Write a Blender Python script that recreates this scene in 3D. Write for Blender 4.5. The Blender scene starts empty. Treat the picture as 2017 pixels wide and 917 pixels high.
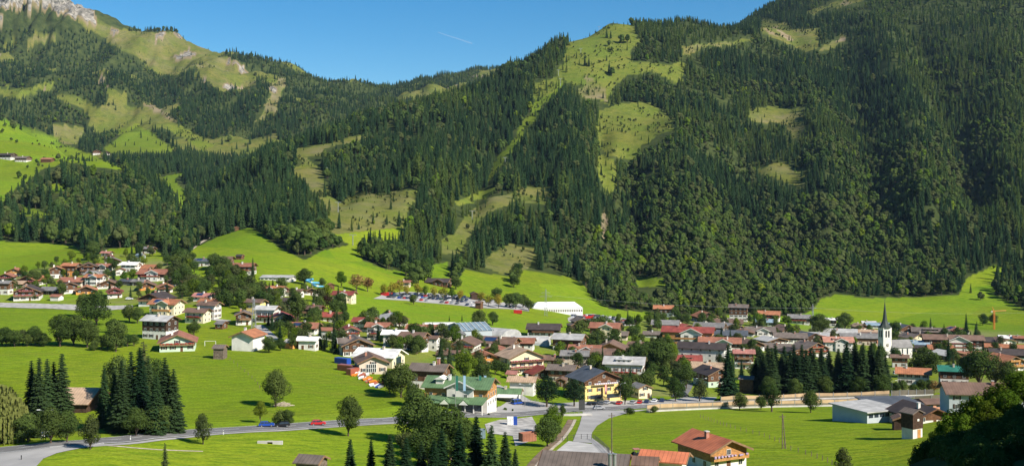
import bpy, math, random
import numpy as np
from mathutils import Vector, Matrix
from mathutils.geometry import delaunay_2d_cdt
random.seed(7); np.random.seed(7)
S = bpy.context.scene
# ---------------------------------------------------------------- camera, sky, sun, exposure
FX, CX, YH, CAMZ = 2162.0, 1008.5, 400.0, 100.0        # focal length and optical centre in photo pixels
cam = bpy.data.objects.new('camera', bpy.data.cameras.new('camera'))
S.collection.objects.link(cam); S.camera = cam
cam.location = (0, 0, CAMZ); cam.rotation_euler = (math.pi/2, 0, 0)
cam.data.sensor_width = 36; cam.data.lens = 36*FX/2017
cam.data.shift_y = (YH-458.5)/2017
cam.data.clip_start = 1; cam.data.clip_end = 20000
SUN_EL, SUN_AZ = 37.0, 127.0                          # azimuth clockwise from +Y (view direction)
W = bpy.data.worlds.new('World'); S.world = W; W.use_nodes = True
wn = W.node_tree.nodes; wl = W.node_tree.links
sky = wn.new('ShaderNodeTexSky'); sky.sky_type = 'NISHITA'; sky.sun_disc = False
sky.sun_elevation = math.radians(SUN_EL); sky.sun_rotation = math.radians(SUN_AZ)
sky.altitude = 1500; sky.air_density = 1.0; sky.dust_density = 0.1; sky.ozone_density = 3.0
shs = wn.new('ShaderNodeHueSaturation'); shs.inputs['Saturation'].default_value = 1.42; shs.inputs['Hue'].default_value = 0.495; wl.new(sky.outputs[0], shs.inputs['Color'])
wl.new(shs.outputs[0], wn['Background'].inputs[0]); wn['Background'].inputs[1].default_value = 0.072
sun = bpy.data.objects.new('sun', bpy.data.lights.new('sun', 'SUN'))
S.collection.objects.link(sun)
sun.data.energy = 5.0; sun.data.angle = math.radians(0.53); sun.data.color = (1, 0.94, 0.84)
_e, _a = math.radians(SUN_EL), math.radians(SUN_AZ)
SD = Vector((math.sin(_a)*math.cos(_e), math.cos(_a)*math.cos(_e), math.sin(_e)))
sun.rotation_euler = SD.to_track_quat('Z', 'Y').to_euler()
S.view_settings.view_transform = 'Standard'; S.view_settings.look = 'None'
S.view_settings.exposure = 0.70; S.view_settings.gamma = 1
S.cycles.max_bounces = 6; S.cycles.diffuse_bounces = 2; S.cycles.transparent_max_bounces = 6
S.cycles.volume_bounces = 0
try: S.cycles.use_denoising = True
except Exception: pass

# ---------------------------------------------------------------- materials
MATS = {}
def mat(name, col, rough=0.8, var=0.12, scale=0.6, metal=0.0, spec=0.3, kind=None, rnd=0.0, rib=0.0, bump=0.0, ribaxis=0):
    """procedural: base colour with object-space noise, optional ribs/planks, optional per-object variation"""
    if name in MATS: return MATS[name]
    m = bpy.data.materials.new(name); m.use_nodes = True; MATS[name] = m
    n, l = m.node_tree.nodes, m.node_tree.links
    b = n['Principled BSDF']; b.inputs['Roughness'].default_value = rough
    b.inputs['Metallic'].default_value = metal; b.inputs['Specular IOR Level'].default_value = spec
    tc = n.new('ShaderNodeTexCoord'); nz = n.new('ShaderNodeTexNoise'); nz.inputs['Scale'].default_value = scale
    nz.inputs['Detail'].default_value = 5; l.new(tc.outputs['Object'], nz.inputs['Vector'])
    hs = n.new('ShaderNodeHueSaturation'); hs.inputs['Color'].default_value = (*col, 1)
    mr = n.new('ShaderNodeMapRange'); mr.inputs[1].default_value = 0.3; mr.inputs[2].default_value = 0.7
    mr.inputs[3].default_value = 1-var*1.6; mr.inputs[4].default_value = 1+var*1.6
    l.new(nz.outputs[0], mr.inputs[0]); v = mr.outputs[0]
    if rib:
        sx = n.new('ShaderNodeSeparateXYZ'); l.new(tc.outputs['Object'], sx.inputs[0])
        mm = n.new('ShaderNodeMath'); mm.operation = 'MULTIPLY'; mm.inputs[1].default_value = 1/rib
        l.new(sx.outputs[ribaxis], mm.inputs[0]); fr = n.new('ShaderNodeMath'); fr.operation = 'FRACT'; l.new(mm.outputs[0], fr.inputs[0])
        gt = n.new('ShaderNodeMapRange'); gt.inputs[1].default_value = 0.0; gt.inputs[2].default_value = 0.22
        gt.inputs[3].default_value = 0.55; gt.inputs[4].default_value = 1.0; l.new(fr.outputs[0], gt.inputs[0])
        ml = n.new('ShaderNodeMath'); ml.operation = 'MULTIPLY'; l.new(v, ml.inputs[0]); l.new(gt.outputs[0], ml.inputs[1]); v = ml.outputs[0]
    if rnd:
        oi = n.new('ShaderNodeObjectInfo'); r2 = n.new('ShaderNodeMapRange')
        r2.inputs[3].default_value = 1-rnd; r2.inputs[4].default_value = 1+rnd; l.new(oi.outputs['Random'], r2.inputs[0])
        ml = n.new('ShaderNodeMath'); ml.operation = 'MULTIPLY'; l.new(v, ml.inputs[0]); l.new(r2.outputs[0], ml.inputs[1]); v = ml.outputs[0]
    l.new(v, hs.inputs['Value']); l.new(hs.outputs[0], b.inputs['Base Color'])
    if bump:
        bp = n.new('ShaderNodeBump'); bp.inputs['Strength'].default_value = bump; bp.inputs['Distance'].default_value = 0.1
        l.new(nz.outputs[0], bp.inputs['Height']); l.new(bp.outputs[0], b.inputs['Normal'])
    return m
def foliage(name, dark, light, trans=0.22, rnd=0.35):
    m = bpy.data.materials.new(name); m.use_nodes = True; MATS[name] = m
    n, l = m.node_tree.nodes, m.node_tree.links; n.remove(n['Principled BSDF'])
    oi = n.new('ShaderNodeObjectInfo'); tc = n.new('ShaderNodeTexCoord'); nz = n.new('ShaderNodeTexNoise')
    nz.inputs['Scale'].default_value = 0.35; nz.inputs['Detail'].default_value = 3; l.new(tc.outputs['Object'], nz.inputs['Vector'])
    ad = n.new('ShaderNodeMath'); ad.operation = 'MULTIPLY_ADD'; ad.inputs[1].default_value = 1.0; ad.inputs[2].default_value = -0.24
    l.new(oi.outputs['Random'], ad.inputs[0])
    a2 = n.new('ShaderNodeMath'); a2.operation = 'MULTIPLY_ADD'; a2.inputs[1].default_value = 0.55; a2.use_clamp = True
    l.new(nz.outputs[0], a2.inputs[0]); l.new(ad.outputs[0], a2.inputs[2])
    mx = n.new('ShaderNodeMix'); mx.data_type = 'RGBA'; mx.inputs[6].default_value = (*dark, 1); mx.inputs[7].default_value = (*light, 1)
    l.new(a2.outputs[0], mx.inputs[0])
    hs = n.new('ShaderNodeHueSaturation'); l.new(mx.outputs[2], hs.inputs['Color'])
    # a second random number from the object's place: hue drift
    wn_ = n.new('ShaderNodeTexWhiteNoise'); wn_.noise_dimensions = '1D'; l.new(oi.outputs['Random'], wn_.inputs['W'])
    mr = n.new('ShaderNodeMapRange'); mr.inputs[3].default_value = 0.5-0.02*rnd/0.35; mr.inputs[4].default_value = 0.5+0.015*rnd/0.35
    l.new(wn_.outputs[0], mr.inputs[0]); l.new(mr.outputs[0], hs.inputs['Hue'])
    d = n.new('ShaderNodeBsdfDiffuse'); t = n.new('ShaderNodeBsdfTranslucent'); ms = n.new('ShaderNodeMixShader')
    l.new(hs.outputs[0], d.inputs[0]); l.new(hs.outputs[0], t.inputs[0]); ms.inputs[0].default_value = trans
    l.new(d.outputs[0], ms.inputs[1]); l.new(t.outputs[0], ms.inputs[2]); l.new(ms.outputs[0], n['Material Output'].inputs[0])
    return m
foliage('spruce_needles', (0.009, 0.025, 0.012), (0.040, 0.070, 0.024), 0.10)
foliage('larch_needles', (0.045, 0.075, 0.018), (0.085, 0.12, 0.028), 0.25)
foliage('leaves', (0.036, 0.066, 0.016), (0.086, 0.124, 0.030), 0.25, 0.25)
foliage('dull_leaves', (0.052, 0.070, 0.024), (0.088, 0.105, 0.036), 0.25, 0.2)
foliage('bright_leaves', (0.06, 0.11, 0.012), (0.14, 0.20, 0.02), 0.3)
foliage('willow_leaves', (0.13, 0.16, 0.04), (0.22, 0.24, 0.07), 0.3)
foliage('yellow_leaves', (0.17, 0.17, 0.02), (0.34, 0.30, 0.04), 0.3)
foliage('copper_leaves', (0.16, 0.09, 0.03), (0.30, 0.20, 0.07), 0.25)
foliage('purple_leaves', (0.03, 0.018, 0.015), (0.06, 0.03, 0.022), 0.2)
mat('bark', (0.09, 0.065, 0.045), 0.95, 0.3, 2)
mat('plaster_white', (0.66, 0.63, 0.57), 0.9, 0.10, 0.4, rnd=.08)
mat('plaster_cream', (0.70, 0.60, 0.40), 0.9, 0.06, 0.25)
mat('plaster_yellow', (0.78, 0.58, 0.22), 0.9, 0.06, 0.25)
mat('plaster_beige', (0.55, 0.46, 0.36), 0.9, 0.07, 0.25)
mat('plaster_orange', (0.62, 0.27, 0.07), 0.9, 0.07, 0.25)
mat('plaster_green', (0.50, 0.60, 0.47), 0.9, 0.06, 0.25)
mat('plaster_grey', (0.42, 0.46, 0.48), 0.8, 0.05, 0.3)
mat('plaster_salmon', (0.60, 0.30, 0.20), 0.9, 0.06, 0.25)
mat('wood_dark', (0.055, 0.030, 0.018), 0.85, 0.25, 1.5, rib=0.35, ribaxis=2)
mat('wood_brown', (0.13, 0.062, 0.03), 0.8, 0.25, 1.5, rib=0.35, ribaxis=2)
mat('wood_honey', (0.42, 0.21, 0.07), 0.75, 0.2, 1.5, rib=0.4, ribaxis=2)
mat('wood_grey', (0.15, 0.115, 0.085), 0.9, 0.3, 1.5, rib=0.3, ribaxis=2)
mat('trim_wood', (0.22, 0.13, 0.07), 0.8, 0.15, 1.2)
mat('trim_white', (0.7, 0.68, 0.62), 0.7, 0.06, 1)
ROOFS = dict(brown=(0.155, 0.095, 0.068), dark=(0.055, 0.042, 0.038), grey=(0.19, 0.18, 0.17), slate=(0.075, 0.085, 0.10),
  orange=(0.36, 0.145, 0.07), red=(0.27, 0.06, 0.045), maroon=(0.20, 0.045, 0.035), pink=(0.36, 0.155, 0.125), tan=(0.42, 0.29, 0.19),
  white=(0.72, 0.70, 0.66), paleg=(0.40, 0.39, 0.37), rust=(0.28, 0.115, 0.07), blue=(0.20, 0.27, 0.32), teal=(0.02, 0.14, 0.10),
  green=(0.10, 0.175, 0.08), mint=(0.30, 0.42, 0.28), tile=(0.46, 0.145, 0.07), salmon=(0.42, 0.20, 0.14), greyb=(0.145, 0.115, 0.095))
for k, c in ROOFS.items():
    mat('roof_'+k, c, 0.72, 0.16, 0.35, rnd=0.12, rib=0.9 if k in ('orange','tile','red','rust','brown','maroon','pink','tan','green','slate','grey','greyb') else 0, ribaxis=1, spec=0.35)
mat('glass', (0.03, 0.04, 0.05), 0.12, 0.0, spec=0.6)
mat('solar', (0.02, 0.04, 0.10), 0.2, 0.1, spec=0.6)
mat('flowers_red', (0.36, 0.04, 0.03), 0.8, 0.45, 5)
mat('flowers_pink', (0.42, 0.11, 0.15), 0.8, 0.45, 5)
mat('flowers_violet', (0.36, 0.27, 0.40), 0.8, 0.4, 5)
mat('brick', (0.36, 0.17, 0.12), 0.9, 0.2, 2)
mat('asphalt', (0.155, 0.15, 0.145), 0.9, 0.10, 0.15)
mat('asphalt_pale', (0.34, 0.325, 0.305), 0.95, 0.10, 0.12)
mat('gravel', (0.36, 0.34, 0.31), 1.0, 0.28, 0.35)
mat('paint_white', (0.75, 0.75, 0.72), 0.7, 0.12, 0.8)
mat('concrete', (0.46, 0.44, 0.41), 0.9, 0.12, 0.3)
mat('metal_grey', (0.35, 0.36, 0.37), 0.45, 0.05, 1, metal=0.6)
mat('metal_dark', (0.06, 0.06, 0.06), 0.5, 0.1, 1)
mat('rubber', (0.015, 0.015, 0.015), 0.9, 0.05, 1)
mat('barrier_tan', (0.43, 0.30, 0.17), 0.85, 0.10, 0.4)
mat('barrier_glass', (0.17, 0.15, 0.11), 0.35, 0.08, 0.4)
mat('tent_white', (0.8, 0.79, 0.75), 0.6, 0.03, 0.1)
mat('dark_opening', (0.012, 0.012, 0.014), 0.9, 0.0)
mat('stream_bed', (0.22, 0.15, 0.09), 0.6, 0.35, 0.8)
mat('stone_pale', (0.45, 0.38, 0.29), 0.95, 0.25, 0.8)
mat('rock', (0.42, 0.40, 0.38), 0.95, 0.25, 0.02)
CARC = dict(white=(0.7,0.7,0.7), silver=(0.42,0.43,0.45), black=(0.012,0.012,0.015), grey=(0.12,0.125,0.13), blue=(0.015,0.06,0.32),
            red=(0.48,0.02,0.02), green=(0.03,0.09,0.05), navy=(0.015,0.03,0.09), orange=(0.65,0.2,0.03), yellow=(0.75,0.5,0.04), cyan=(0.10,0.35,0.55), banner=(0.30,0.45,0.60), rustred=(0.34,0.1,0.06))
for k, c in CARC.items(): mat('paint_'+k if k != 'white' else 'carpaint_white', c, 0.28, 0.03, 1, metal=0.25 if k in ('silver','grey') else 0, spec=0.5)
def M(n): return MATS[n]
def carmat(k): return M('carpaint_white' if k == 'white' else 'paint_'+k)

# ---------------------------------------------------------------- objects and tags
class MB:
    def __init__(s): s.v = []; s.f = []; s.m = []
    def add(s, vs, fs, mi=0):
        o = len(s.v); s.v += [tuple(v) for v in vs]
        for f in fs: s.f.append(tuple(o+i for i in f)); s.m.append(mi)
    def box(s, x0, x1, y0, y1, z0, z1, mi=0):
        s.add([(x0,y0,z0),(x1,y0,z0),(x1,y1,z0),(x0,y1,z0),(x0,y0,z1),(x1,y0,z1),(x1,y1,z1),(x0,y1,z1)],
              [(0,3,2,1),(4,5,6,7),(0,1,5,4),(1,2,6,5),(2,3,7,6),(3,0,4,7)], mi)
    def prism(s, prof, y0, y1, mi=0):       # profile in x,z (counter-clockwise), extruded along y
        n = len(prof); s.add([(x,y0,z) for x,z in prof]+[(x,y1,z) for x,z in prof],
              [tuple(range(n)), tuple(range(2*n-1,n-1,-1))]+[(i,i+n,(i+1)%n+n,(i+1)%n) for i in range(n)], mi)
    def prismx(s, prof, x0, x1, mi=0):      # profile in y,z extruded along x
        n = len(prof); s.add([(x0,y,z) for y,z in prof]+[(x1,y,z) for y,z in prof],
              [tuple(range(n-1,-1,-1)), tuple(range(n,2*n))]+[(i,(i+1)%n,(i+1)%n+n,i+n) for i in range(n)], mi)
    def cyl(s, p, q, r0, r1=None, n=8, mi=0):
        p, q = Vector(p), Vector(q); r1 = r0 if r1 is None else r1
        a = (q-p).normalized(); u = a.orthogonal().normalized(); w = a.cross(u); vs = []
        for c, r in ((p, r0), (q, r1)):
            for i in range(n):
                t = 2*math.pi*i/n; vs.append(c+u*(r*math.cos(t))+w*(r*math.sin(t)))
        s.add(vs, [tuple(range(n-1,-1,-1)), tuple(range(n,2*n))]+[(i,(i+1)%n,(i+1)%n+n,i+n) for i in range(n)], mi)
    def mesh(s, name, mats):
        me = bpy.data.meshes.new(name); me.from_pydata(s.v, [], s.f)
        for m in (mats if isinstance(mats, (list, tuple)) else [mats]): me.materials.append(m)
        if any(s.m): me.polygons.foreach_set('material_index', s.m)
        me.update(); return me
    def build(s, name, mats, parent=None):
        return link(name, s.mesh(name, mats), parent)
def link(name, me, parent=None, loc=None, rz=0, sc=1):
    o = bpy.data.objects.new(name, me); S.collection.objects.link(o); o.parent = parent
    if loc is not None: o.location = loc
    o.rotation_euler = (0, 0, rz)
    if sc != 1: o.scale = (sc,)*3 if not isinstance(sc, (tuple, list)) else sc
    return o
def tag(o, label=None, cat=None, group=None, kind=None):
    if label: o['label'] = label
    if cat: o['category'] = cat
    if group: o['group'] = group
    if kind: o['kind'] = kind
    return o
def thing(name, label, cat, loc, rz=0, group=None):
    o = link(name, None, None, loc, rz); o.empty_display_size = 1
    return tag(o, label, cat, group)

# ---------------------------------------------------------------- terrain: height profiles along sight azimuths
BASE = {
 -900: [(15,1250),(60,1060),(250,930),(400,740),(600,600),(800,520),(1000,430),(1300,300),(1800,120),(2300,150),(3000,350),(6000,520)],
 -300: [(15,1250),(60,1060),(250,930),(300,862),(400,745),(600,610),(800,535),(1000,465),(1300,355),(1800,190),(2300,290),(3000,420),(6000,540)],
 0:   [(15,1250),(60,1060),(250,905),(265,882),(290,862),(330,815),(460,680),(600,612),(650,600),(760,552),(850,522),(950,490),(1100,440),(1300,378),(1500,322),(1900,238),(2300,320),(3200,450),(6000,560)],
 100: [(265,872),(290,858),(450,685),(600,612),(650,600),(740,560),(850,520),(950,492),(1100,440),(1300,385),(1450,335),(1750,272),(2200,360)],
 200: [(15,1250),(60,1060),(240,917),(268,866),(300,845),(450,690),(560,640),(640,605),(720,565),(820,522),(900,500),(1050,455),(1250,395),(1500,316),(1800,370),(3000,480),(6000,570)],
 300: [(240,925),(280,858),(330,815),(450,700),(560,640),(640,600),(720,560),(820,525),(900,500),(1050,470),(1200,430),(1350,395),(1500,360),(1800,400)],
 400: [(15,1250),(60,1060),(240,930),(292,852),(340,812),(440,705),(540,650),(620,600),(700,562),(800,522),(900,495),(1000,470),(1100,450),(1250,415),(1350,430),(1500,440),(2000,480),(3000,500),(6000,570)],
 500: [(240,930),(300,846),(440,708),(540,650),(620,600),(700,560),(800,520),(900,485),(960,458),(1050,440),(1200,395),(1500,330),(1650,318),(1900,360)],
 600: [(15,1250),(60,1060),(235,935),(310,842),(345,810),(470,692),(540,648),(620,602),(700,567),(800,532),(880,502),(960,472),(1050,445),(1150,410),(1300,365),(1500,325),(1750,287),(2000,340),(3000,420),(6000,560)],
 700: [(320,838),(360,800),(480,700),(560,660),(640,612),(740,578),(820,548),(900,510),(1000,475),(1150,420),(1400,350),(1900,242),(2200,300)],
 800: [(15,1250),(60,1060),(230,950),(330,832),(370,788),(430,735),(500,692),(600,642),(700,612),(780,590),(830,570),(900,538),(1000,497),(1100,458),(1250,402),(1400,352),(1700,275),(2000,208),(2300,270),(3000,330),(6000,500)],
 1000:[(15,1250),(60,1060),(230,950),(300,876),(370,824),(400,803),(450,765),(550,704),(650,660),(740,627),(800,608),(840,600),(900,577),(1000,537),(1080,502),(1200,446),(1400,378),(1700,282),(2000,193),(2200,140),(2400,195),(3000,290),(6000,500)],
 1100:[(400,808),(650,664),(740,640),(840,614),(900,592),(1000,550),(1100,507),(1250,434),(1500,335),(1800,240),(2100,155),(2300,95),(2500,135)],
 1200:[(15,1250),(60,1060),(230,930),(300,872),(400,813),(450,783),(600,705),(700,668),(800,646),(870,627),(950,598),(1050,562),(1150,522),(1300,446),(1500,358),(1800,252),(2100,152),(2450,50),(2700,100),(3200,160),(6000,500)],
 1350:[(15,1250),(60,1060),(230,940),(330,843),(400,813),(450,792),(600,722),(700,682),(800,655),(900,632),(950,620),(1050,587),(1200,506),(1500,378),(1800,266),(2100,165),(2500,38),(2800,90),(3200,140),(6000,500)],
 1500:[(15,1250),(60,1060),(235,925),(330,842),(420,806),(600,727),(700,690),(800,662),(900,640),(1000,613),(1100,575),(1300,485),(1500,395),(1800,285),(2100,185),(2400,95),(2550,52),(2750,62),(3000,42),(3300,18),(3600,60),(6000,400)],
 1650:[(15,1250),(60,1060),(240,920),(330,838),(440,800),(600,737),(700,706),(800,680),(900,652),(1000,627),(1100,592),(1200,552),(1400,462),(1600,375),(2000,235),(2400,112),(2800,24),(3000,-6),(3400,-50),(3700,0),(6000,300)],
 1800:[(15,1150),(60,975),(110,925),(150,950),(220,925),(280,868),(330,836),(460,786),(600,735),(700,710),(800,690),(880,665),(960,642),(1060,613),(1150,585),(1300,506),(1500,406),(1800,284),(2200,142),(2600,30),(3000,-60),(3400,-120),(6000,200)],
 1900:[(90,870),(125,872),(180,905),(280,850),(340,815)],
 2017:[(15,1100),(60,930),(100,835),(130,805),(180,855),(270,846),(340,812),(460,772),(600,728),(700,706),(800,690),(900,660),(1000,635),(1100,600),(1200,562),(1400,455),(1700,326),(2100,184),(2500,50),(2900,-80),(3300,-160),(6000,200)],
 2300:[(15,1000),(60,860),(130,730),(200,780),(340,790),(500,750),(700,700),(900,650),(1100,570),(1300,470),(1700,300),(2100,150),(2500,10),(3000,-140),(3400,-220),(6000,100)],
 2900:[(15,900),(60,600),(130,330),(300,560),(600,620),(900,590),(1100,520),(1700,230),(2500,-60),(3400,-300),(6000,0)]}  # last column: unseen slope at right, raised so its spruces shade the bank
FARM = {
 -900: [(2000,420),(2600,240),(3300,100),(3900,-20),(4600,-160),(5200,-60)],
 -300: [(2000,420),(2500,300),(2900,235),(3300,150),(3800,40),(4400,-90),(5200,20)],
 0:   [(1900,420),(2300,332),(2600,290),(3000,225),(3400,145),(3800,62),(4200,-20),(4300,-35),(5000,60)],
 100: [(1900,420),(2300,330),(2700,275),(3200,180),(3600,98),(4000,20),(4200,-14),(4900,80)],
 200: [(1700,430),(2000,375),(2400,305),(2900,238),(3300,170),(3700,92),(4000,42),(4500,110)],
 280: [(1700,420),(2200,322),(2600,272),(3000,215),(3400,150),(3700,103),(4000,66),(4500,130)],
 350: [(1600,430),(2000,350),(2600,282),(3000,228),(3400,160),(3700,108),(4000,72),(4500,140)],
 450: [(1600,430),(2000,355),(2500,302),(3000,240),(3500,172),(4000,120),(4500,180)],
 560: [(1800,400),(2000,362),(2600,282),(3200,205),(3700,155),(4100,132),(4500,180)],
 640: [(2000,360),(2800,260),(3500,198),(4000,165),(4500,200)],
 700: [(2000,360),(3000,255),(4150,177),(4700,220)],
 780: [(2000,370),(3200,250),(4350,176),(5000,230)],
 860: [(2200,370),(3300,250),(4500,160),(5000,210)],
 930: [(2200,370),(3300,250),(4600,145),(5100,200)],
 1050:[(2200,370),(3300,260),(4700,150),(5200,210)],
 1500:[(2200,400),(3300,330),(4700,220),(6000,300)],
 2900:[(2200,500),(3300,400),(4700,300),(6000,400)]}
def rbf_fit(tab):
    P = np.array([(px/300.0, math.log(Y)*4) for px, l in tab.items() for Y, py in l]); V = np.array([py for px, l in tab.items() for Y, py in l], float)
    n = len(P); D = np.linalg.norm(P[:,None]-P[None], axis=2); A = np.zeros((n+3, n+3)); A[:n,:n] = D
    A[:n,n] = 1; A[:n,n+1:] = P; A[n,:n] = 1; A[n+1:,:n] = P.T
    w = np.linalg.solve(A, np.concatenate([V, np.zeros(3)]))
    def ev(px, Y):
        q = np.stack([px.ravel()/300.0, np.log(Y.ravel())*4], 1); out = w[n]+q@w[n+1:]
        for k in range(n): out += w[k]*np.hypot(q[:,0]-P[k,0], q[:,1]-P[k,1])
        return out.reshape(px.shape)
    return ev
def _hash(ix, iy, s):
    h = (ix*374761393+iy*668265263+s*974634777) & 0xffffffff
    h = ((h ^ (h >> 13))*1274126177) & 0xffffffff
    return ((h ^ (h >> 16)) & 0xffff)/65535.0
def vnoise(x, y, s=0):
    ix, iy = np.floor(x).astype(np.int64), np.floor(y).astype(np.int64); fx, fy = x-ix, y-iy
    fx, fy = fx*fx*(3-2*fx), fy*fy*(3-2*fy)
    a, b, c, d = _hash(ix,iy,s), _hash(ix+1,iy,s), _hash(ix,iy+1,s), _hash(ix+1,iy+1,s)
    return (a*(1-fx)+b*fx)*(1-fy)+(c*(1-fx)+d*fx)*fy
def fbm(x, y, s=0, o=4):
    t = 0; a = 0.5
    for k in range(o): t = t+a*vnoise(x*2**k+k*17.3, y*2**k+k*9.1, s+k); a *= 0.5
    return t
def sstep(a, b, x): t = np.clip((x-a)/(b-a), 0, 1); return t*t*(3-2*t)
PXC = np.concatenate([np.arange(-900,-60,14), np.arange(-60,2080,4), np.arange(2080,2900,14)]).astype(float)
_r = [15.0]
while _r[-1] < 6000: _r.append(_r[-1]*(1.02 if _r[-1] < 225 else 1.005 if _r[-1] < 900 else 1.007))
YR = np.array(_r); PX, YY = np.meshgrid(PXC, YR)
_b = rbf_fit(BASE)(PX, YY); _f = rbf_fit(FARM)(PX, YY)
_f = np.where(YY < 1900, _f+(1900-YY)*0.5, _f)
XX = (PX-CX)/FX*YY
zb = CAMZ+(YH-_b)*YY/FX; zf = CAMZ+(YH-_f)*YY/FX
hill = sstep(950, 1400, YY)
# gullies and spurs running down the wooded flank: (list of (py, px)), amount in metres, width in px
def furrow(pts, amp, wid):
    py = np.array([p[1] for p in pts], float); px = np.array([p[0] for p in pts], float); o = np.argsort(py)
    xl = np.interp(_b, py[o], px[o]); inside = sstep(py.min()-30, py.min()+20, _b)*(1-sstep(py.max()-20, py.max()+30, _b))
    return amp*np.exp(-((PX-xl)/wid)**2)*inside
zb += hill*(furrow([(1235,300),(1245,400),(1262,560)], -25, 26)+furrow([(1330,250),(1350,380),(1380,540)], 23, 50)
   +furrow([(1178,250),(1195,400),(1215,540)], -14, 22)+furrow([(1110,200),(1130,330),(1150,480)], 17, 36)
   +furrow([(1470,250),(1480,400),(1500,560)], -16, 30)+furrow([(1570,120),(1620,300),(1640,520)], 23, 40)
   +furrow([(1800,60),(1880,230),(1930,420)], -31, 40)+furrow([(1740,60),(1800,260),(1830,480)], 31, 45)
   +furrow([(1660,100),(1690,200),(1730,420)], -18, 32)+furrow([(1960,60),(1990,250),(2010,420)], 23, 45)
   +furrow([(990,180),(960,300),(930,420)], -14, 26)+furrow([(880,220),(840,320),(800,420)], 14, 40)
   +furrow([(760,250),(700,340),(670,400)], -11, 26)+furrow([(1560,60),(1585,120),(1600,160)], -16, 26))
nz1 = fbm(XX/260, YY/330, 3, 5)-0.48
zb += hill*nz1*34
rid = 1-np.abs(2*fbm(XX/480+0.3, YY/900, 11, 6)-1)
zf += (rid-0.75)*230*sstep(2300, 3000, YY)*(1-0.75*sstep(3700, 4050, YY))+(fbm(XX/90, YY/140, 5, 5)-0.47)*62*sstep(2300,3000,YY)
crag = sstep(230, 60, PX)*sstep(3450, 3900, YY)
zf += crag*((1-np.abs(2*fbm(XX/60, YY/90, 21, 5)-1))-.72)*190
ZZ = np.maximum(zb, zf)
FARMASK = (zf > zb)
ZZ += (fbm(XX/60, YY/60, 31, 3)-0.44)*1.2*sstep(500, 900, YY)
PYG = YH-(ZZ-CAMZ)*FX/YY
RUN = np.minimum.accumulate(PYG, axis=0)              # what is hidden by nearer ground
def column(px):
    i = np.clip(np.searchsorted(PXC, px)-1, 0, len(PXC)-2); t = (px-PXC[i])/(PXC[i+1]-PXC[i]); return PYG[:,i]*(1-t)+PYG[:,i+1]*t
def pick(px, py, ymin=0):
    """the ground point seen at a place in the photograph: world X, Y, Z"""
    c = column(px); k = max(1, int(np.searchsorted(YR, max(ymin, 170 if px < 1750 else 60))))
    for j in range(k, len(c)):
        if c[j] <= py:
            t = 0 if c[j-1] <= c[j] else (c[j-1]-py)/(c[j-1]-c[j]); t = min(max(t, 0), 1)
            Y = YR[j-1]+(YR[j]-YR[j-1])*t; return Vector(((px-CX)/FX*Y, Y, zat((px-CX)/FX*Y, Y)))
    j = int(np.argmin(c[k:]))+k; Y = YR[j]; return Vector(((px-CX)/FX*Y, Y, zat((px-CX)/FX*Y, Y)))
def zat(X, Y):
    Y = max(Y, 15.001); px = CX+FX*X/Y; i = int(np.clip(np.searchsorted(PXC, px)-1, 0, len(PXC)-2)); j = int(np.clip(np.searchsorted(YR, Y)-1, 0, len(YR)-2))
    u = min(max((px-PXC[i])/(PXC[i+1]-PXC[i]), 0), 1); v = (Y-YR[j])/(YR[j+1]-YR[j])
    return float((ZZ[j,i]*(1-u)+ZZ[j,i+1]*u)*(1-v)+(ZZ[j+1,i]*(1-u)+ZZ[j+1,i+1]*u)*v)
def zat_v(X, Y):
    px = CX+FX*X/Y; i = np.clip(np.searchsorted(PXC, px)-1, 0, len(PXC)-2); j = np.clip(np.searchsorted(YR, Y)-1, 0, len(YR)-2)
    u = np.clip((px-PXC[i])/(PXC[i+1]-PXC[i]),0,1); v = (Y-YR[j])/(YR[j+1]-YR[j])
    return (ZZ[j,i]*(1-u)+ZZ[j,i+1]*u)*(1-v)+(ZZ[j+1,i]*(1-u)+ZZ[j+1,i+1]*u)*v
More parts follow.
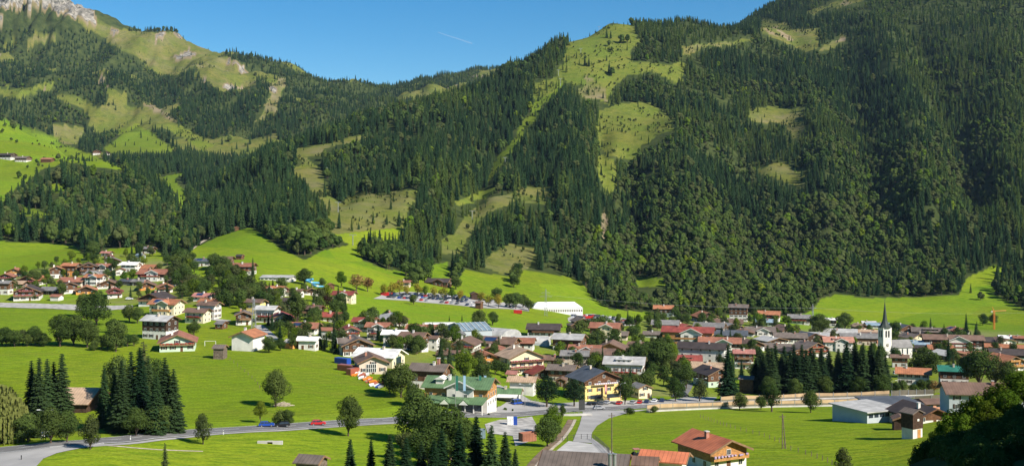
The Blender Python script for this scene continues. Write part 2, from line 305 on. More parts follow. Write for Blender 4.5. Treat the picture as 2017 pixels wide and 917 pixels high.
# open land on the slopes, outlined as it is seen
VALLEY = [(-900,475),(0,475),(90,478),(150,485),(172,512),(195,500),(215,490),(300,484),(318,500),(325,515),(375,512),(375,492),(430,466),(490,448),(520,462),
 (545,484),(600,512),(640,492),(690,482),(655,465),(660,455),(700,450),(790,448),(800,470),(715,492),(712,512),(760,530),(800,534),(822,556),(845,522),(880,516),(890,548),(905,548),(915,530),
 (1000,545),(1030,530),(1120,545),(1150,560),(1165,585),(1200,608),(1290,616),(1400,622),(1500,618),(1560,625),(1600,612),(1615,588),(1650,578),(1700,586),(1800,586),(1890,580),
 (1905,545),(1960,520),(1985,535),(1960,555),(1960,580),(2017,610),(2100,620),(2900,560),(2900,1400),(-900,1400)]
PASTURE = [  # (polygon, bright green share, brown/rock share)
 ([(-900,100),(-300,180),(0,232),(60,252),(120,282),(190,308),(250,332),(235,336),(190,328),(130,320),(90,335),(60,350),(30,368),(22,392),(0,400),(-900,420)], 0.9, 0),
 ([(90,366),(112,360),(138,374),(125,380),(98,376)], 0.8, 0), ([(30,410),(60,408),(102,422),(95,430),(40,424)], 0.7, 0),
 ([(200,292),(235,262),(262,243),(300,262),(350,298),(310,303),(215,302)], 0.6, 0.05), ([(322,243),(360,248),(400,272),(390,278),(340,266)], 0.3, 0.1),
 ([(365,275),(400,276),(425,286),(402,298),(385,290)], 0.45, 0.1), ([(270,200),(300,205),(350,238),(345,243),(300,215)], 0, 0.5),
 ([(104,243),(130,245),(162,252),(155,283),(125,285),(104,270)], 0.1, 0.3), ([(108,185),(135,182),(165,195),(205,222),(195,236),(175,230),(150,205),(120,200)], 0.15, 0.15),
 ([(-900,150),(0,172),(60,172),(108,163),(103,180),(50,188),(0,195),(-900,200)], 0.25, 0.15), ([(40,95),(72,66),(105,66),(130,74),(125,82),(80,88),(60,96)], 0.05, 0.35),
 ([(204,168),(225,175),(252,190),(235,192),(208,182)], 0.1, 0.1),
 ([(150,20),(205,42),(250,60),(350,66),(440,108),(482,128),(470,142),(450,150),(455,175),(440,180),(415,165),(385,130),(360,140),(345,150),(312,140),(290,120),(255,108),(225,90),(185,66),(150,40)], 0.05, 0.25),
 ([(-300,-200),(0,-60),(80,-10),(150,-10),(208,44),(190,48),(150,40),(110,25),(80,12),(0,20),(0,50),(-300,0)], 0, 1.0),
 ([(345,112),(372,98),(386,108),(372,118),(350,120)], 0, 0.9), ([(462,170),(500,155),(505,165),(470,180)], 0.05, 0.3), ([(530,165),(560,150),(565,160),(540,220),(500,240),(530,190)], 0.1, 0.4),
 ([(312,348),(340,342),(364,338),(348,358),(366,374),(372,404),(352,412),(346,388),(330,370)], 0.75, 0),
 ([(572,296),(640,283),(715,264),(722,272),(640,294),(605,312),(636,336),(650,380),(668,400),(700,375),(730,382),(760,385),(785,374),(822,371),(818,400),(802,420),(800,447),(650,462),(640,402),(590,352),(572,334),(600,322)], 0.15, 0.28),
 ([(868,500),(872,470),(895,458),(930,412),(965,390),(1000,382),(1040,368),(1088,368),(1092,395),(1060,400),(1015,395),(950,430),(920,470),(905,500)], 0.15, 0.25),
 ([(925,385),(965,370),(990,368),(960,392),(900,405),(895,396)], 0.3, 0.1),
 ([(1120,135),(1110,165),(1060,220),(1020,280),(985,330),(965,362),(955,360),(985,300),(1015,262),(1050,205),(1100,150)], 0.55, 0),
 ([(1122,78),(1180,46),(1240,45),(1264,82),(1248,95),(1240,118),(1290,126),(1352,122),(1342,155),(1325,162),(1285,140),(1235,150),(1210,175),(1200,208),(1165,190),(1150,168),(1108,162),(1060,198),(1048,192),(1050,163),(1098,150),(1118,100)], 0.25, 0.10),
 ([(1160,150),(1130,180),(1150,195),(1200,200),(1190,170)], 0.15, 0.4), ([(1340,92),(1440,80),(1480,70),(1484,80),(1395,94),(1345,112)], 0.1, 0.3),
 ([(1178,212),(1230,203),(1278,203),(1332,235),(1328,258),(1290,276),(1258,292),(1242,318),(1200,308),(1176,275)], 0.22, 0.10),
 ([(1178,300),(1215,318),(1218,372),(1190,385),(1176,340)], 0.3, 0.05), ([(1472,214),(1520,210),(1572,214),(1592,262),(1562,276),(1545,244),(1478,238)], 0.05, 0.3),
 ([(1478,335),(1540,318),(1592,350),(1588,375),(1530,352)], 0.1, 0.25), ([(1498,35),(1545,46),(1605,92),(1592,104),(1530,78),(1498,62)], 0, 0.3),
 ([(1562,58),(1612,56),(1615,92),(1592,84)], 0.05, 0.45), ([(1586,25),(1640,3),(1700,-8),(1705,4),(1650,14),(1600,29)], 0, 0.35), ([(1610,98),(1660,68),(1665,76),(1620,102)], 0, 0.5),
 ([(1248,545),(1312,548),(1312,563),(1255,565)], 0.8, 0), ([(940,520),(1000,480),(1060,490),(1040,530),(990,540)], 0.1, 0.25), ([(1185,400),(1200,440),(1192,480),(1180,450)], 0, 0.6)]
def inpoly(px, py, poly):
    inside = np.zeros(px.shape, bool); n = len(poly)
    for i in range(n):
        x0, y0 = poly[i]; x1, y1 = poly[(i+1) % n]
        if y0 == y1: continue
        c = ((y0 > py) != (y1 > py)) & (px < (x1-x0)*(py-y0)/(y1-y0)+x0); inside ^= c
    return inside
jx = ((fbm(XX/40, YY/60, 41, 3)-0.45)*22+(fbm(XX/14, YY/20, 43, 2)-0.38)*10)*sstep(900, 1500, YY)
PXj, PYj = PX+jx, PYG+jx*0.5
gcol = np.zeros(PX.shape+(4,)); gcol[...,3] = 1          # R valley meadow, G pasture, B rock or bare soil
v = inpoly(PXj, PYj, VALLEY) & (YY < 1350); gcol[v,0] = 1
for poly, br, bw in PASTURE:
    k = inpoly(PXj, PYj, poly) & (YY > 900); gcol[k,0] = br; gcol[k,1] = 1-br; gcol[k,2] = bw
def farclear(X, Y, py): return (fbm(X/150, Y/210, 141, 4) > .555) & (Y > 2350) & (py > 60)
k = farclear(XX, YY, PYG) & FARMASK & (gcol[...,0]+gcol[...,1] < .5); gcol[k,1] = .9; gcol[k,2] = .2; gcol[k,0] = .08
k = inpoly(PXj, PYj, PASTURE[13][0]) & (fbm(XX/50, YY/110, 211, 5) > .56); gcol[k,2] = .95
k = (YY > 2500) & (PYG < 185) & (gcol[...,1] > .3) & (fbm(XX/40, YY/90, 213, 5) > .65); gcol[k,2] = .9; gcol[(PX > 1450) & (YY > 2000), 2] *= .6
for vil in ([(0,545),(200,500),(300,500),(400,560),(400,600),(0,596)], [(960,700),(1050,660),(1180,640),(1300,625),(2017,650),(2017,770),(1400,780),(1150,780)], [(640,650),(900,640),(960,700),(950,770),(760,700)]):
    k = inpoly(PX, PYG, vil) & (YY < 1200); gcol[k,2] = .30
k = (YY < 175) & (PX > 1690); gcol[k,0] = 0; gcol[k,2] = 0
nv, nh = PX.shape
me = bpy.data.meshes.new('hills'); me.vertices.add(nv*nh)
me.vertices.foreach_set('co', np.stack([XX, YY, ZZ], -1).astype(np.float32).ravel())
a = (np.arange(nv-1)[:,None]*nh+np.arange(nh-1)[None]).ravel(); q = np.stack([a, a+1, a+nh+1, a+nh], 1).astype(np.int32)
me.loops.add(q.size); me.loops.foreach_set('vertex_index', q.ravel()); me.polygons.add(len(q))
me.polygons.foreach_set('loop_start', np.arange(0, q.size, 4, dtype=np.int32)); me.polygons.foreach_set('loop_total', np.full(len(q), 4, dtype=np.int32))
me.update(calc_edges=True); me.polygons.foreach_set('use_smooth', np.ones(len(q), bool))
ca = me.color_attributes.new('cover', 'FLOAT_COLOR', 'POINT'); ca.data.foreach_set('color', gcol.astype(np.float32).ravel())
gm = bpy.data.materials.new('ground_cover'); gm.use_nodes = True; n, l = gm.node_tree.nodes, gm.node_tree.links
b = n['Principled BSDF']; b.inputs['Roughness'].default_value = 1; b.inputs['Specular IOR Level'].default_value = 0.05
at = n.new('ShaderNodeVertexColor'); at.layer_name = 'cover'; sp = n.new('ShaderNodeSeparateColor'); l.new(at.outputs[0], sp.inputs[0])
geo = n.new('ShaderNodeNewGeometry')
def nnoise(scale, det=4, stretch=None):
    t = n.new('ShaderNodeTexNoise'); t.inputs['Scale'].default_value = scale; t.inputs['Detail'].default_value = det
    if stretch:
        mp = n.new('ShaderNodeMapping'); mp.inputs['Scale'].default_value = stretch[:3]; mp.inputs['Rotation'].default_value = (0, 0, stretch[3]); l.new(geo.outputs['Position'], mp.inputs[0]); l.new(mp.outputs[0], t.inputs['Vector'])
    else: l.new(geo.outputs['Position'], t.inputs['Vector'])
    return t.outputs[0]
def nmix(f, c0, c1, lo=0.35, hi=0.65, raw=False):
    x = n.new('ShaderNodeMix'); x.data_type = 'RGBA'
    if raw: l.new(f, x.inputs[0])
    else:
        r = n.new('ShaderNodeMapRange'); r.inputs[1].default_value = lo; r.inputs[2].default_value = hi; l.new(f, r.inputs[0]); l.new(r.outputs[0], x.inputs[0])
    for c, i in ((c0, 6), (c1, 7)):
        if isinstance(c, tuple): x.inputs[i].default_value = (*c, 1)
        else: l.new(c, x.inputs[i])
    return x.outputs[2]
mead = nmix(nnoise(0.012), (0.145, 0.240, 0.010), (0.218, 0.280, 0.015))
mead = nmix(nnoise(0.05, 5, (0.25, 1.6, 1, 0.5)), mead, (0.172, 0.215, 0.020), 0.45, 0.7)
mead = nmix(nnoise(0.35, 6, (0.5, 1.4, 1, 0.9)), (0.115, 0.190, 0.010), mead, 0.34, 0.60)
vo = n.new('ShaderNodeTexVoronoi'); vo.inputs['Scale'].default_value = 0.008; l.new(geo.outputs['Position'], vo.inputs['Vector'])
vs_ = n.new('ShaderNodeSeparateColor'); l.new(vo.outputs['Color'], vs_.inputs[0])
wv = n.new('ShaderNodeTexWave'); wv.inputs['Scale'].default_value = 0.06; wv.inputs['Distortion'].default_value = 1.5; wv.inputs['Detail'].default_value = 2; wv.inputs['Detail Scale'].default_value = 0.3
mpw = n.new('ShaderNodeMapping'); mpw.inputs['Rotation'].default_value = (0,0,1.0); l.new(geo.outputs['Position'], mpw.inputs[0]); l.new(mpw.outputs[0], wv.inputs['Vector'])
hv = n.new('ShaderNodeHueSaturation'); l.new(mead, hv.inputs['Color'])
mh = n.new('ShaderNodeMath'); mh.operation = 'MULTIPLY_ADD'; mh.inputs[1].default_value = 0.10; mh.inputs[2].default_value = 0.82; l.new(wv.outputs['Fac'], mh.inputs[0])
fn = n.new('ShaderNodeMapRange'); fn.inputs[1].default_value = 0.35; fn.inputs[2].default_value = 0.65; fn.inputs[3].default_value = 0.80; fn.inputs[4].default_value = 1.16; l.new(nnoise(1.3, 6), fn.inputs[0])
m3 = n.new('ShaderNodeMath'); m3.operation = 'MULTIPLY_ADD'; m3.inputs[1].default_value = 0.22; l.new(vs_.outputs[0], m3.inputs[0]); l.new(mh.outputs[0], m3.inputs[2]); m5 = n.new('ShaderNodeMath'); m5.operation = 'MULTIPLY'; l.new(m3.outputs[0], m5.inputs[0]); l.new(fn.outputs[0], m5.inputs[1]); l.new(m5.outputs[0], hv.inputs['Value'])
m4 = n.new('ShaderNodeMath'); m4.operation = 'MULTIPLY_ADD'; m4.inputs[1].default_value = 0.022; m4.inputs[2].default_value = 0.488; l.new(vs_.outputs[1], m4.inputs[0]); l.new(m4.outputs[0], hv.inputs['Hue']); mead = hv.outputs[0]
past = nmix(nnoise(0.02), (0.145, 0.135, 0.032), (0.095, 0.12, 0.022)); past = nmix(nnoise(0.10, 8), past, (0.06, 0.075, 0.02), 0.50, 0.68); past = nmix(nnoise(0.3, 4), (0.20, 0.18, 0.07), past, 0.30, 0.42)
bare = nmix(nnoise(0.03, 6), (0.17, 0.13, 0.065), (0.24, 0.19, 0.12))
rocky = nmix(nnoise(0.05, 8), (0.09, 0.085, 0.07), (0.33, 0.30, 0.255), 0.38, 0.62)
floor_ = nmix(nnoise(0.05), (0.028, 0.042, 0.013), (0.060, 0.075, 0.022))
c = nmix(sp.outputs['Green'], floor_, past, 0.3, 0.6); c = nmix(sp.outputs['Red'], c, mead, 0.0, 1.0)
half = n.new('ShaderNodeMath'); half.operation = 'MULTIPLY'; l.new(sp.outputs['Blue'], half.inputs[0]); l.new(nnoise(0.015, 6), half.inputs[1])
c = nmix(half.outputs[0], c, bare, 0.10, 0.30)
c = nmix(sp.outputs['Blue'], c, rocky, 0.7, 0.85)
l.new(c, b.inputs['Base Color'])
bp = n.new('ShaderNodeBump'); bp.inputs['Strength'].default_value = 0.5; bp.inputs['Distance'].default_value = 0.6; l.new(nnoise(0.8, 6), bp.inputs['Height']); l.new(bp.outputs[0], b.inputs['Normal'])
me.materials.append(gm); tag(link('hills', me), kind='structure')
# ---------------------------------------------------------------- tree shapes (trunk mesh + crown mesh, built at real size)
def conifer(H, R, whorls, nb, sub, seed, gap=0.0, skirt=0.06, pw=.85):
    r = random.Random(seed); c = MB(); core = MB()
    for w in range(whorls):
        t = (w+0.3)/whorls; z = H*(skirt+(1-skirt)*t); rad = R*(1-t)**pw*(0.78+0.22*r.random())+0.22
        if t < 0.12: rad *= 0.75+2*t
        n = max(4, int(nb*(1-0.55*t))); off = r.random()*6.3
        for k in range(n):
            if r.random() < gap: continue
            a = off+2*math.pi*(k+r.uniform(-.3,.3))/n; L = rad*r.uniform(.72,1.12); zz = z+r.uniform(-.3,.3)*H/whorls
            dx, dy = math.cos(a), math.sin(a); dz = -0.42*(1-0.9*t)-0.05+0.9*max(0,t-.8)
            if sub == 0:
                wd = 0.42*L+0.25; th = H/whorls*0.9
                mid = (dx*L*.55, dy*L*.55, zz+dz*L*.40); tip = (dx*L, dy*L, zz+dz*L-0.1*L)
                px_, py_ = -dy*wd*.5, dx*wd*.5
                c.add([(0,0,zz+th*.25),(mid[0]+px_,mid[1]+py_,mid[2]-th*.35),tip,(mid[0]-px_,mid[1]-py_,mid[2]-th*.35),(mid[0],mid[1],mid[2]+th*.28)], [(0,1,4),(1,2,4),(0,4,3),(4,2,3)])
            else:
                m = max(2, int(sub*(0.4+L/R)))
                for j in range(m):
                    s_ = (j+0.7)/m; bx, by, bz = dx*L*s_, dy*L*s_, zz+dz*L*s_-0.10*L*s_*s_+0.12*L*s_
                    for sg in (-1, 1):
                        ln = (0.42*(1-0.55*s_)*L+0.28)*r.uniform(.7,1.2); aa = a+sg*r.uniform(.55,1.0)
                        ex, ey = bx+math.cos(aa)*ln, by+math.sin(aa)*ln; ez = bz-r.uniform(.22,.5)*ln
                        w2 = ln*0.30+0.05; qx, qy = -math.sin(aa)*w2, math.cos(aa)*w2
                        c.add([(bx,by,bz),(bx+(ex-bx)*.55+qx,by+(ey-by)*.55+qy,bz-.25*ln-.1),(ex,ey,ez),(bx+(ex-bx)*.55-qx,by+(ey-by)*.55-qy,bz-.25*ln-.1)], [(0,1,2),(0,2,3)])
    # inner mass of needles and twigs round the stem, ragged
    n = 7; rings = 7 if sub else 4; vs = []
    for i in range(rings+1):
        t = i/rings
        for k in range(n):
            a = 2*math.pi*k/n+i*.5; q = R*0.52*(1-t)**0.9*r.uniform(.6,1.15)+0.05; vs.append((math.cos(a)*q, math.sin(a)*q, H*(skirt+.02+(1-skirt)*t*.97)))
    c.add(vs, [(i*n+k, i*n+(k+1)%n, (i+1)*n+(k+1)%n, (i+1)*n+k) for i in range(rings) for k in range(n)]+[tuple(range(n-1,-1,-1))])
    t_ = MB(); t_.cyl((0,0,-1.5),(0,0,H*.9), H*.016+.05, .04, 6 if sub else 4)
    return t_, c
def broadleaf(H, R, blobs, leaves, size, seed, base=0.22, tall=1.0, droop=0.0, jit=.6, core=False):
    r = random.Random(seed); c = MB(); cen = []
    hz = H*(1-base)/2; zc = H*base+hz
    for i in range(blobs):
        while True:
            x, y, z = r.uniform(-1,1), r.uniform(-1,1), r.uniform(-1,1)
            d = math.sqrt(x*x+y*y+z*z)
            if .25 < d < 1: break
        q = .66/d**.35; cen.append((x*q*R*(1-.25*max(0,z)), y*q*R*(1-.25*max(0,z)), zc+z*q*hz, R*r.uniform(.30,.50)*(1 if blobs < 14 else .85)))
    cen.append((0,0,zc,R*.55)); cen.append((0,0,zc+hz*.55,R*.38))
    tot = sum(b[3]**2 for b in cen)
    for bx, by, bz, br in cen:
        for k in range(int(leaves*br*br/tot)):
            u = r.uniform(-1,1); th = r.uniform(0,6.283); s_ = math.sqrt(1-u*u)
            nx, ny, nz = s_*math.cos(th), s_*math.sin(th), u
            rr = br*r.uniform(.78,1.12)*(1.0+.10*math.sin(5*th)*s_); z = bz+nz*rr*1.05*tall
            if z < H*base*.75: continue
            p = Vector((bx+nx*rr, by+ny*rr, z))
            nn = Vector((nx+r.uniform(-jit,jit), ny+r.uniform(-jit,jit), nz+r.uniform(-.6*jit,jit))).normalized()
            a = nn.orthogonal().normalized(); b2 = nn.cross(a); ro = r.uniform(0,6.283); e1 = a*math.cos(ro)+b2*math.sin(ro); e2 = nn.cross(e1)
            sz = size*r.uniform(.6,1.25); dn = Vector((0,0,-droop*sz))
            c.add([p-e1*sz*.5, p-e2*sz*.32+dn*.3, p+e1*sz*.5+dn, p+e2*sz*.36+dn*.4], [(0,1,2,3)])
    if core:
        for bx, by, bz, br in cen:
            vs = []; nu, nv_ = 8, 5
            for i in range(nv_+1):
                for k in range(nu):
                    ph = math.pi*i/nv_; th = 2*math.pi*k/nu; q = br*.93*r.uniform(.8,1.15); vs.append((bx+q*math.sin(ph)*math.cos(th), by+q*math.sin(ph)*math.sin(th), max(H*base*.6, bz+q*math.cos(ph))))
            c.add(vs, [(i*nu+k, (i+1)*nu+k, (i+1)*nu+(k+1)%nu, i*nu+(k+1)%nu) for i in range(nv_) for k in range(nu)])
    t_ = MB(); t_.cyl((0,0,-1.2),(0,0,H*base*1.15), H*.022+.06, H*.016+.04, 7); top = (0,0,H*base*1.1)
    for bx, by, bz, br in cen[:max(3, blobs//2)]:
        t_.cyl(top, (bx*.8,by*.8,bz), H*.010+.03, .03, 5)
    return t_, c
def willow(H, R, seed):
    r = random.Random(seed); c = MB()
    for k in range(900):
        a = r.uniform(0,6.283); q = R*math.sqrt(r.random()); x, y = q*math.cos(a), q*math.sin(a); top = H*(1-.55*(q/R)**2)*r.uniform(.86,1)
        L = r.uniform(2.5, 7); z = top
        while z > top-L and z > .8:
            w = r.uniform(.18,.35); b_ = r.uniform(0,3.14); ex, ey = math.cos(b_)*w, math.sin(b_)*w
            c.add([(x-ex,y-ey,z),(x+ex,y+ey,z-.1),(x+ex*.4+r.uniform(-.2,.2),y+ey*.4,z-.8),(x-ex*.5,y-ey*.5,z-.75)], [(0,1,2,3)]); z -= .7
    t_ = MB(); t_.cyl((0,0,-1),(0,0,H*.5),.5,.3,8)
    for k in range(6): t_.cyl((0,0,H*.4),(R*.6*math.cos(k),R*.6*math.sin(k),H*.72),.2,.05,5)
    return t_, c
PROTO = {}
def proto(key, tc, matname, H):
    PROTO.setdefault(key, []).append((tc[0].mesh(key+'_trunk', M('bark')), tc[1].mesh(key+'_crown', M(matname)), H, tc, matname))
for i in range(4): proto('spruce', conifer(22, 3.7, 40, 13, 7, 10+i), 'spruce_needles', 22)
for i in range(2): proto('sparse_spruce', conifer(15, 2.7, 24, 9, 6, 20+i, gap=.35), 'dull_leaves', 15)
for i in range(4): proto('far_spruce', conifer(22, 4.5+.5*(i%2), 16, 9, 0, 30+i, pw=.62), 'spruce_needles', 22)
for i in range(2): proto('far_larch', conifer(23, 4.6, 15, 8, 0, 36+i, gap=.12, pw=.55), 'larch_needles', 23)
for i in range(4): proto('leafy', broadleaf(12, 4.8, 17, 6000, .48, 40+i, base=.07), 'leaves', 12)
for i in range(2): proto('dull', broadleaf(12, 4.3, 14, 3600, .46, 50+i, base=.08), 'dull_leaves', 12)
for i in range(2): proto('bright', broadleaf(12, 4.3, 14, 4200, .46, 54+i, base=.08), 'bright_leaves', 12)
for i in range(2): proto('slim', broadleaf(14, 3.4, 16, 4200, .46, 58+i, base=.12, tall=1.3), 'leaves', 14)
proto('pine', broadleaf(12, 4.2, 18, 6500, .36, 61, base=.12), 'spruce_needles', 12)
for i in range(2): proto('shrub', broadleaf(3.2, 2.0, 8, 1300, .34, 64+i, base=.04), 'leaves', 3.2)
proto('willow', willow(13, 5.5, 70), 'willow_leaves', 13)
for i in range(4): proto('far_leafy', broadleaf(15, 5.6, 9, 260, 1.5, 80+i, base=.10, jit=.28, core=True), 'leaves', 15)
for i in range(2): proto('far_dull', broadleaf(14, 5.2, 9, 260, 1.5, 86+i, base=.10, jit=.28, core=True), 'dull_leaves', 14)
for i in range(2): proto('far_bright', broadleaf(14, 5.0, 9, 260, 1.5, 90+i, base=.10, jit=.28, core=True), 'bright_leaves', 14)
for i in range(2): proto('far_yellow', broadleaf(9, 3.8, 8, 700, .8, 92+i, base=.2), 'yellow_leaves', 9)
for i in range(2): proto('far_copper', broadleaf(11, 4.8, 9, 800, .9, 94+i, base=.2), 'copper_leaves', 11)
proto('far_purple', broadleaf(10, 4, 8, 1500, .6, 97, base=.15), 'purple_leaves', 10)
mid_done = {}
for i in range(3): proto('mid_leafy', broadleaf(12, 4.9, 12, 1700, .8, 100+i, base=.06), 'leaves', 12)
for i in range(2): proto('mid_dull', broadleaf(12, 4.6, 12, 1500, .8, 104+i, base=.06), 'dull_leaves', 12)
for i in range(2): proto('mid_bright', broadleaf(11, 4.2, 12, 1500, .75, 107+i, base=.06), 'bright_leaves', 11)
for i in range(3): proto('mid_spruce', conifer(20, 3.4, 26, 10, 3, 110+i), 'spruce_needles', 20)
NAME = dict(spruce='spruce_tree', sparse_spruce='spruce_tree', far_spruce='spruce_tree', mid_spruce='spruce_tree', far_larch='larch_tree', pine='pine_tree', shrub='shrub', willow='willow_tree')
CAT = dict(spruce_tree='spruce', larch_tree='larch', pine_tree='pine', shrub='shrub', willow_tree='willow', broadleaf_tree='tree')
def tree(key, loc, H, label, group=None, wf=1.0, rz=None):
    tm, cm, h0, _, _ = random.choice(PROTO[key]); nm = NAME.get(key, 'broadleaf_tree'); s_ = H/h0
    t = thing(nm, label, CAT[nm], loc, random.uniform(0, 6.28) if rz is None else rz, group); t.scale = (s_*wf, s_*wf, s_)
    link('trunk', tm, t); link('crown', cm, t); return t
def tree_px(key, px, base, hpx, label, group=None, wf=1.0, ymin=0):
    p = pick(px, base, ymin); return tree(key, p, hpx*p.y/FX, label, group, wf)
# ---------------------------------------------------------------- forest on the slopes
def scatter():
    out = []
    for y0, y1, c in ((880,1500,8.6),(1500,2300,9.4),(2300,3400,11.0),(3400,5000,13.5)):
        x = np.arange(-1150/FX*y1, 1350/FX*y1, c); y = np.arange(y0, y1, c); X, Y = np.meshgrid(x, y)
        X = X+np.random.uniform(-.48,.48,X.shape)*c; Y = Y+np.random.uniform(-.48,.48,Y.shape)*c
        X, Y = X.ravel(), Y.ravel(); px = CX+FX*X/Y; k = (px > -120)&(px < 2260); X, Y, px = X[k], Y[k], px[k]
        Z = zat_v(X, Y); py = YH-(Z-CAMZ)*FX/Y
        Hm = np.where(Y < 2300, 24, 20)*np.random.uniform(.72,1.05,X.shape)*(.62+.85*fbm(X/70,Y/80,171,3))
        i = np.clip(np.searchsorted(PXC, px)-1, 0, len(PXC)-1); j = np.clip(np.searchsorted(YR, Y)-4, 0, len(YR)-1)
        k = (py-Hm*FX/Y < RUN[j,i]+8) & (py > -120); out.append(np.stack([X,Y,Z,px,py,Hm],1)[k])
    return np.concatenate(out)
T = scatter(); X, Y, Z, px, py, Hm = T.T
wob = (fbm(X/45, Y/45, 61, 3)-.45)*22
hp = Hm*FX/Y; openl = np.zeros(len(T), bool)
openl |= inpoly(px, py, VALLEY) & (Y < 1350)
for poly, br, bw in PASTURE:
    for f in (0, .30, .62): openl |= inpoly(px+wob*.6, py-hp*f+wob*.3, poly)
rx, ry = np.random.uniform(-20,20,len(T)), np.random.uniform(-12,12,len(T)); edge = np.zeros(len(T), bool)
for poly, br, bw in PASTURE: edge |= openl & inpoly(px, py, poly) & ~inpoly(px+rx, py+ry, poly)
# loose single trees stay inside open pastures near their edges
keep = ~openl | ((np.random.rand(len(T)) < .09*(fbm(X/80,Y/80,71,3) > .45)) & (Y > 1100) & ~inpoly(px, py, PASTURE[0][0]) & ~inpoly(px, py, PASTURE[15][0]))
keep |= edge & (np.random.rand(len(T)) < .30) & (py < 470)
fm = YH-(zat_v(X,Y)-CAMZ)*FX/Y; keep &= ~(farclear(X, Y, py) & (np.random.rand(len(T)) < .93)); up_ = inpoly(px, py, PASTURE[13][0]); keep |= up_ & (fbm(X/60,Y/90,77,4) > .60)
high = (Y > 3300) & (px < 230) & (px > 90) & (py < 60); keep &= ~(high & (fbm(X/120,Y/160,77,4) > .45))
keep &= ~((Y > 3700) & (px < 330) & (py < 60))
gap = (fbm(X/38, Y/60, 401, 3) > .60) | (fbm(X/16, Y/200, 405, 3) > .655); keep &= ~(gap & (np.random.rand(len(T)) < .85) & (py < 560))
T = T[keep]; X, Y, Z, px, py, Hm = T.T
# which kind stands where
low = sstep(260, 520, py)*sstep(1150, 1300, px); nb_ = fbm(X/130, Y/170, 91, 4); nl = fbm(X/170, Y/220, 95, 4)
pb = .10+.80*low*sstep(.44,.53,nb_+.06*low)+.45*sstep(450, 540, py)*sstep(.36,.5,nb_)+.45*sstep(.54,.60,nb_)
pb += .45*inpoly(px, py, [(20,320),(240,320),(330,430),(420,500),(0,500)])
pb += .5*inpoly(px, py, [(1800,150),(2100,120),(2100,340),(1900,300)])*(nb_ > .42)
kind = np.where(np.random.rand(len(T)) < pb, 1, 0)           # 1 broadleaf
lar = (kind == 0) & (np.random.rand(len(T)) < .04+.62*sstep(.49,.545,nl)*sstep(560,760,px)); kind[lar] = 2
lone = openl[keep]; Hm = np.where(lone, Hm*np.random.uniform(.3,.75,len(T)), Hm)
r_ = np.random.rand(len(T)); dullr = (kind == 1) & (r_ < .25+.4*sstep(.45,.6,fbm(X/90,Y/90,99,3))); kind[dullr] = 3
bri = (kind == 1) & (r_ > .93); kind[bri] = 4
Hm = np.where((kind == 1)|(kind >= 3), Hm*np.random.uniform(.5,.88,len(T)), Hm); Hm = np.where(py > 470, Hm*.85, Hm)
KEY = {0:'far_spruce', 1:'far_leafy', 2:'far_larch', 3:'far_dull', 4:'far_bright'}
size = Hm/Y; vis = (px > 5)&(px < 2010); single = np.zeros(len(T), bool)
for ks, cnt in (((0,), 190), ((2,), 40), ((1,3,4), 0)):
    k = np.where(np.isin(kind, ks) & vis)[0]; single[k[np.argsort(-size[k])[:cnt]]] = True
LBL = {0: 'dark spruce tree at the lower edge of the mountain forest', 2: 'pale green larch tree among dark spruces of the forest',
       1: 'green leafy tree at the foot of the forested slope', 3: 'dull olive leafy tree at the foot of the forested slope', 4: 'light green leafy tree at the foot of the forested slope'}
GRP = {0:'spruces along the lower forest edge', 2:'larches in the mountain forest', 1:'leafy trees along the lower forest edge', 3:'olive leafy trees along the lower forest edge', 4:'light green trees along the lower forest edge'}
for i in np.where(single)[0]:
    k = int(kind[i]); where = next(w for lim, w in ((170,'above the field at the far left'),(420,'above the upper left village'),(560,'on the flank above the smooth meadow hill'),(700,'beside the lower olive pasture'),(860,'above the tree lined car park'),(1010,'between the car park and the chairlift'),(1150,'above the white tent'),(1300,'right of the white tent'),(1450,'above the red roofed hotel'),(1600,'above the rear houses left of the church'),(1800,'above the meadow behind the church'),(9999,'at the far right of the slope')) if px[i] < lim)
    tree(KEY[k], (X[i],Y[i],Z[i]-.4), Hm[i], ('dark spruce in the lower forest ' if k == 0 else 'pale green larch in the lower forest ')+where, ('spruces ' if k == 0 else 'larches ')+where, wf=random.uniform(.9,1.15))
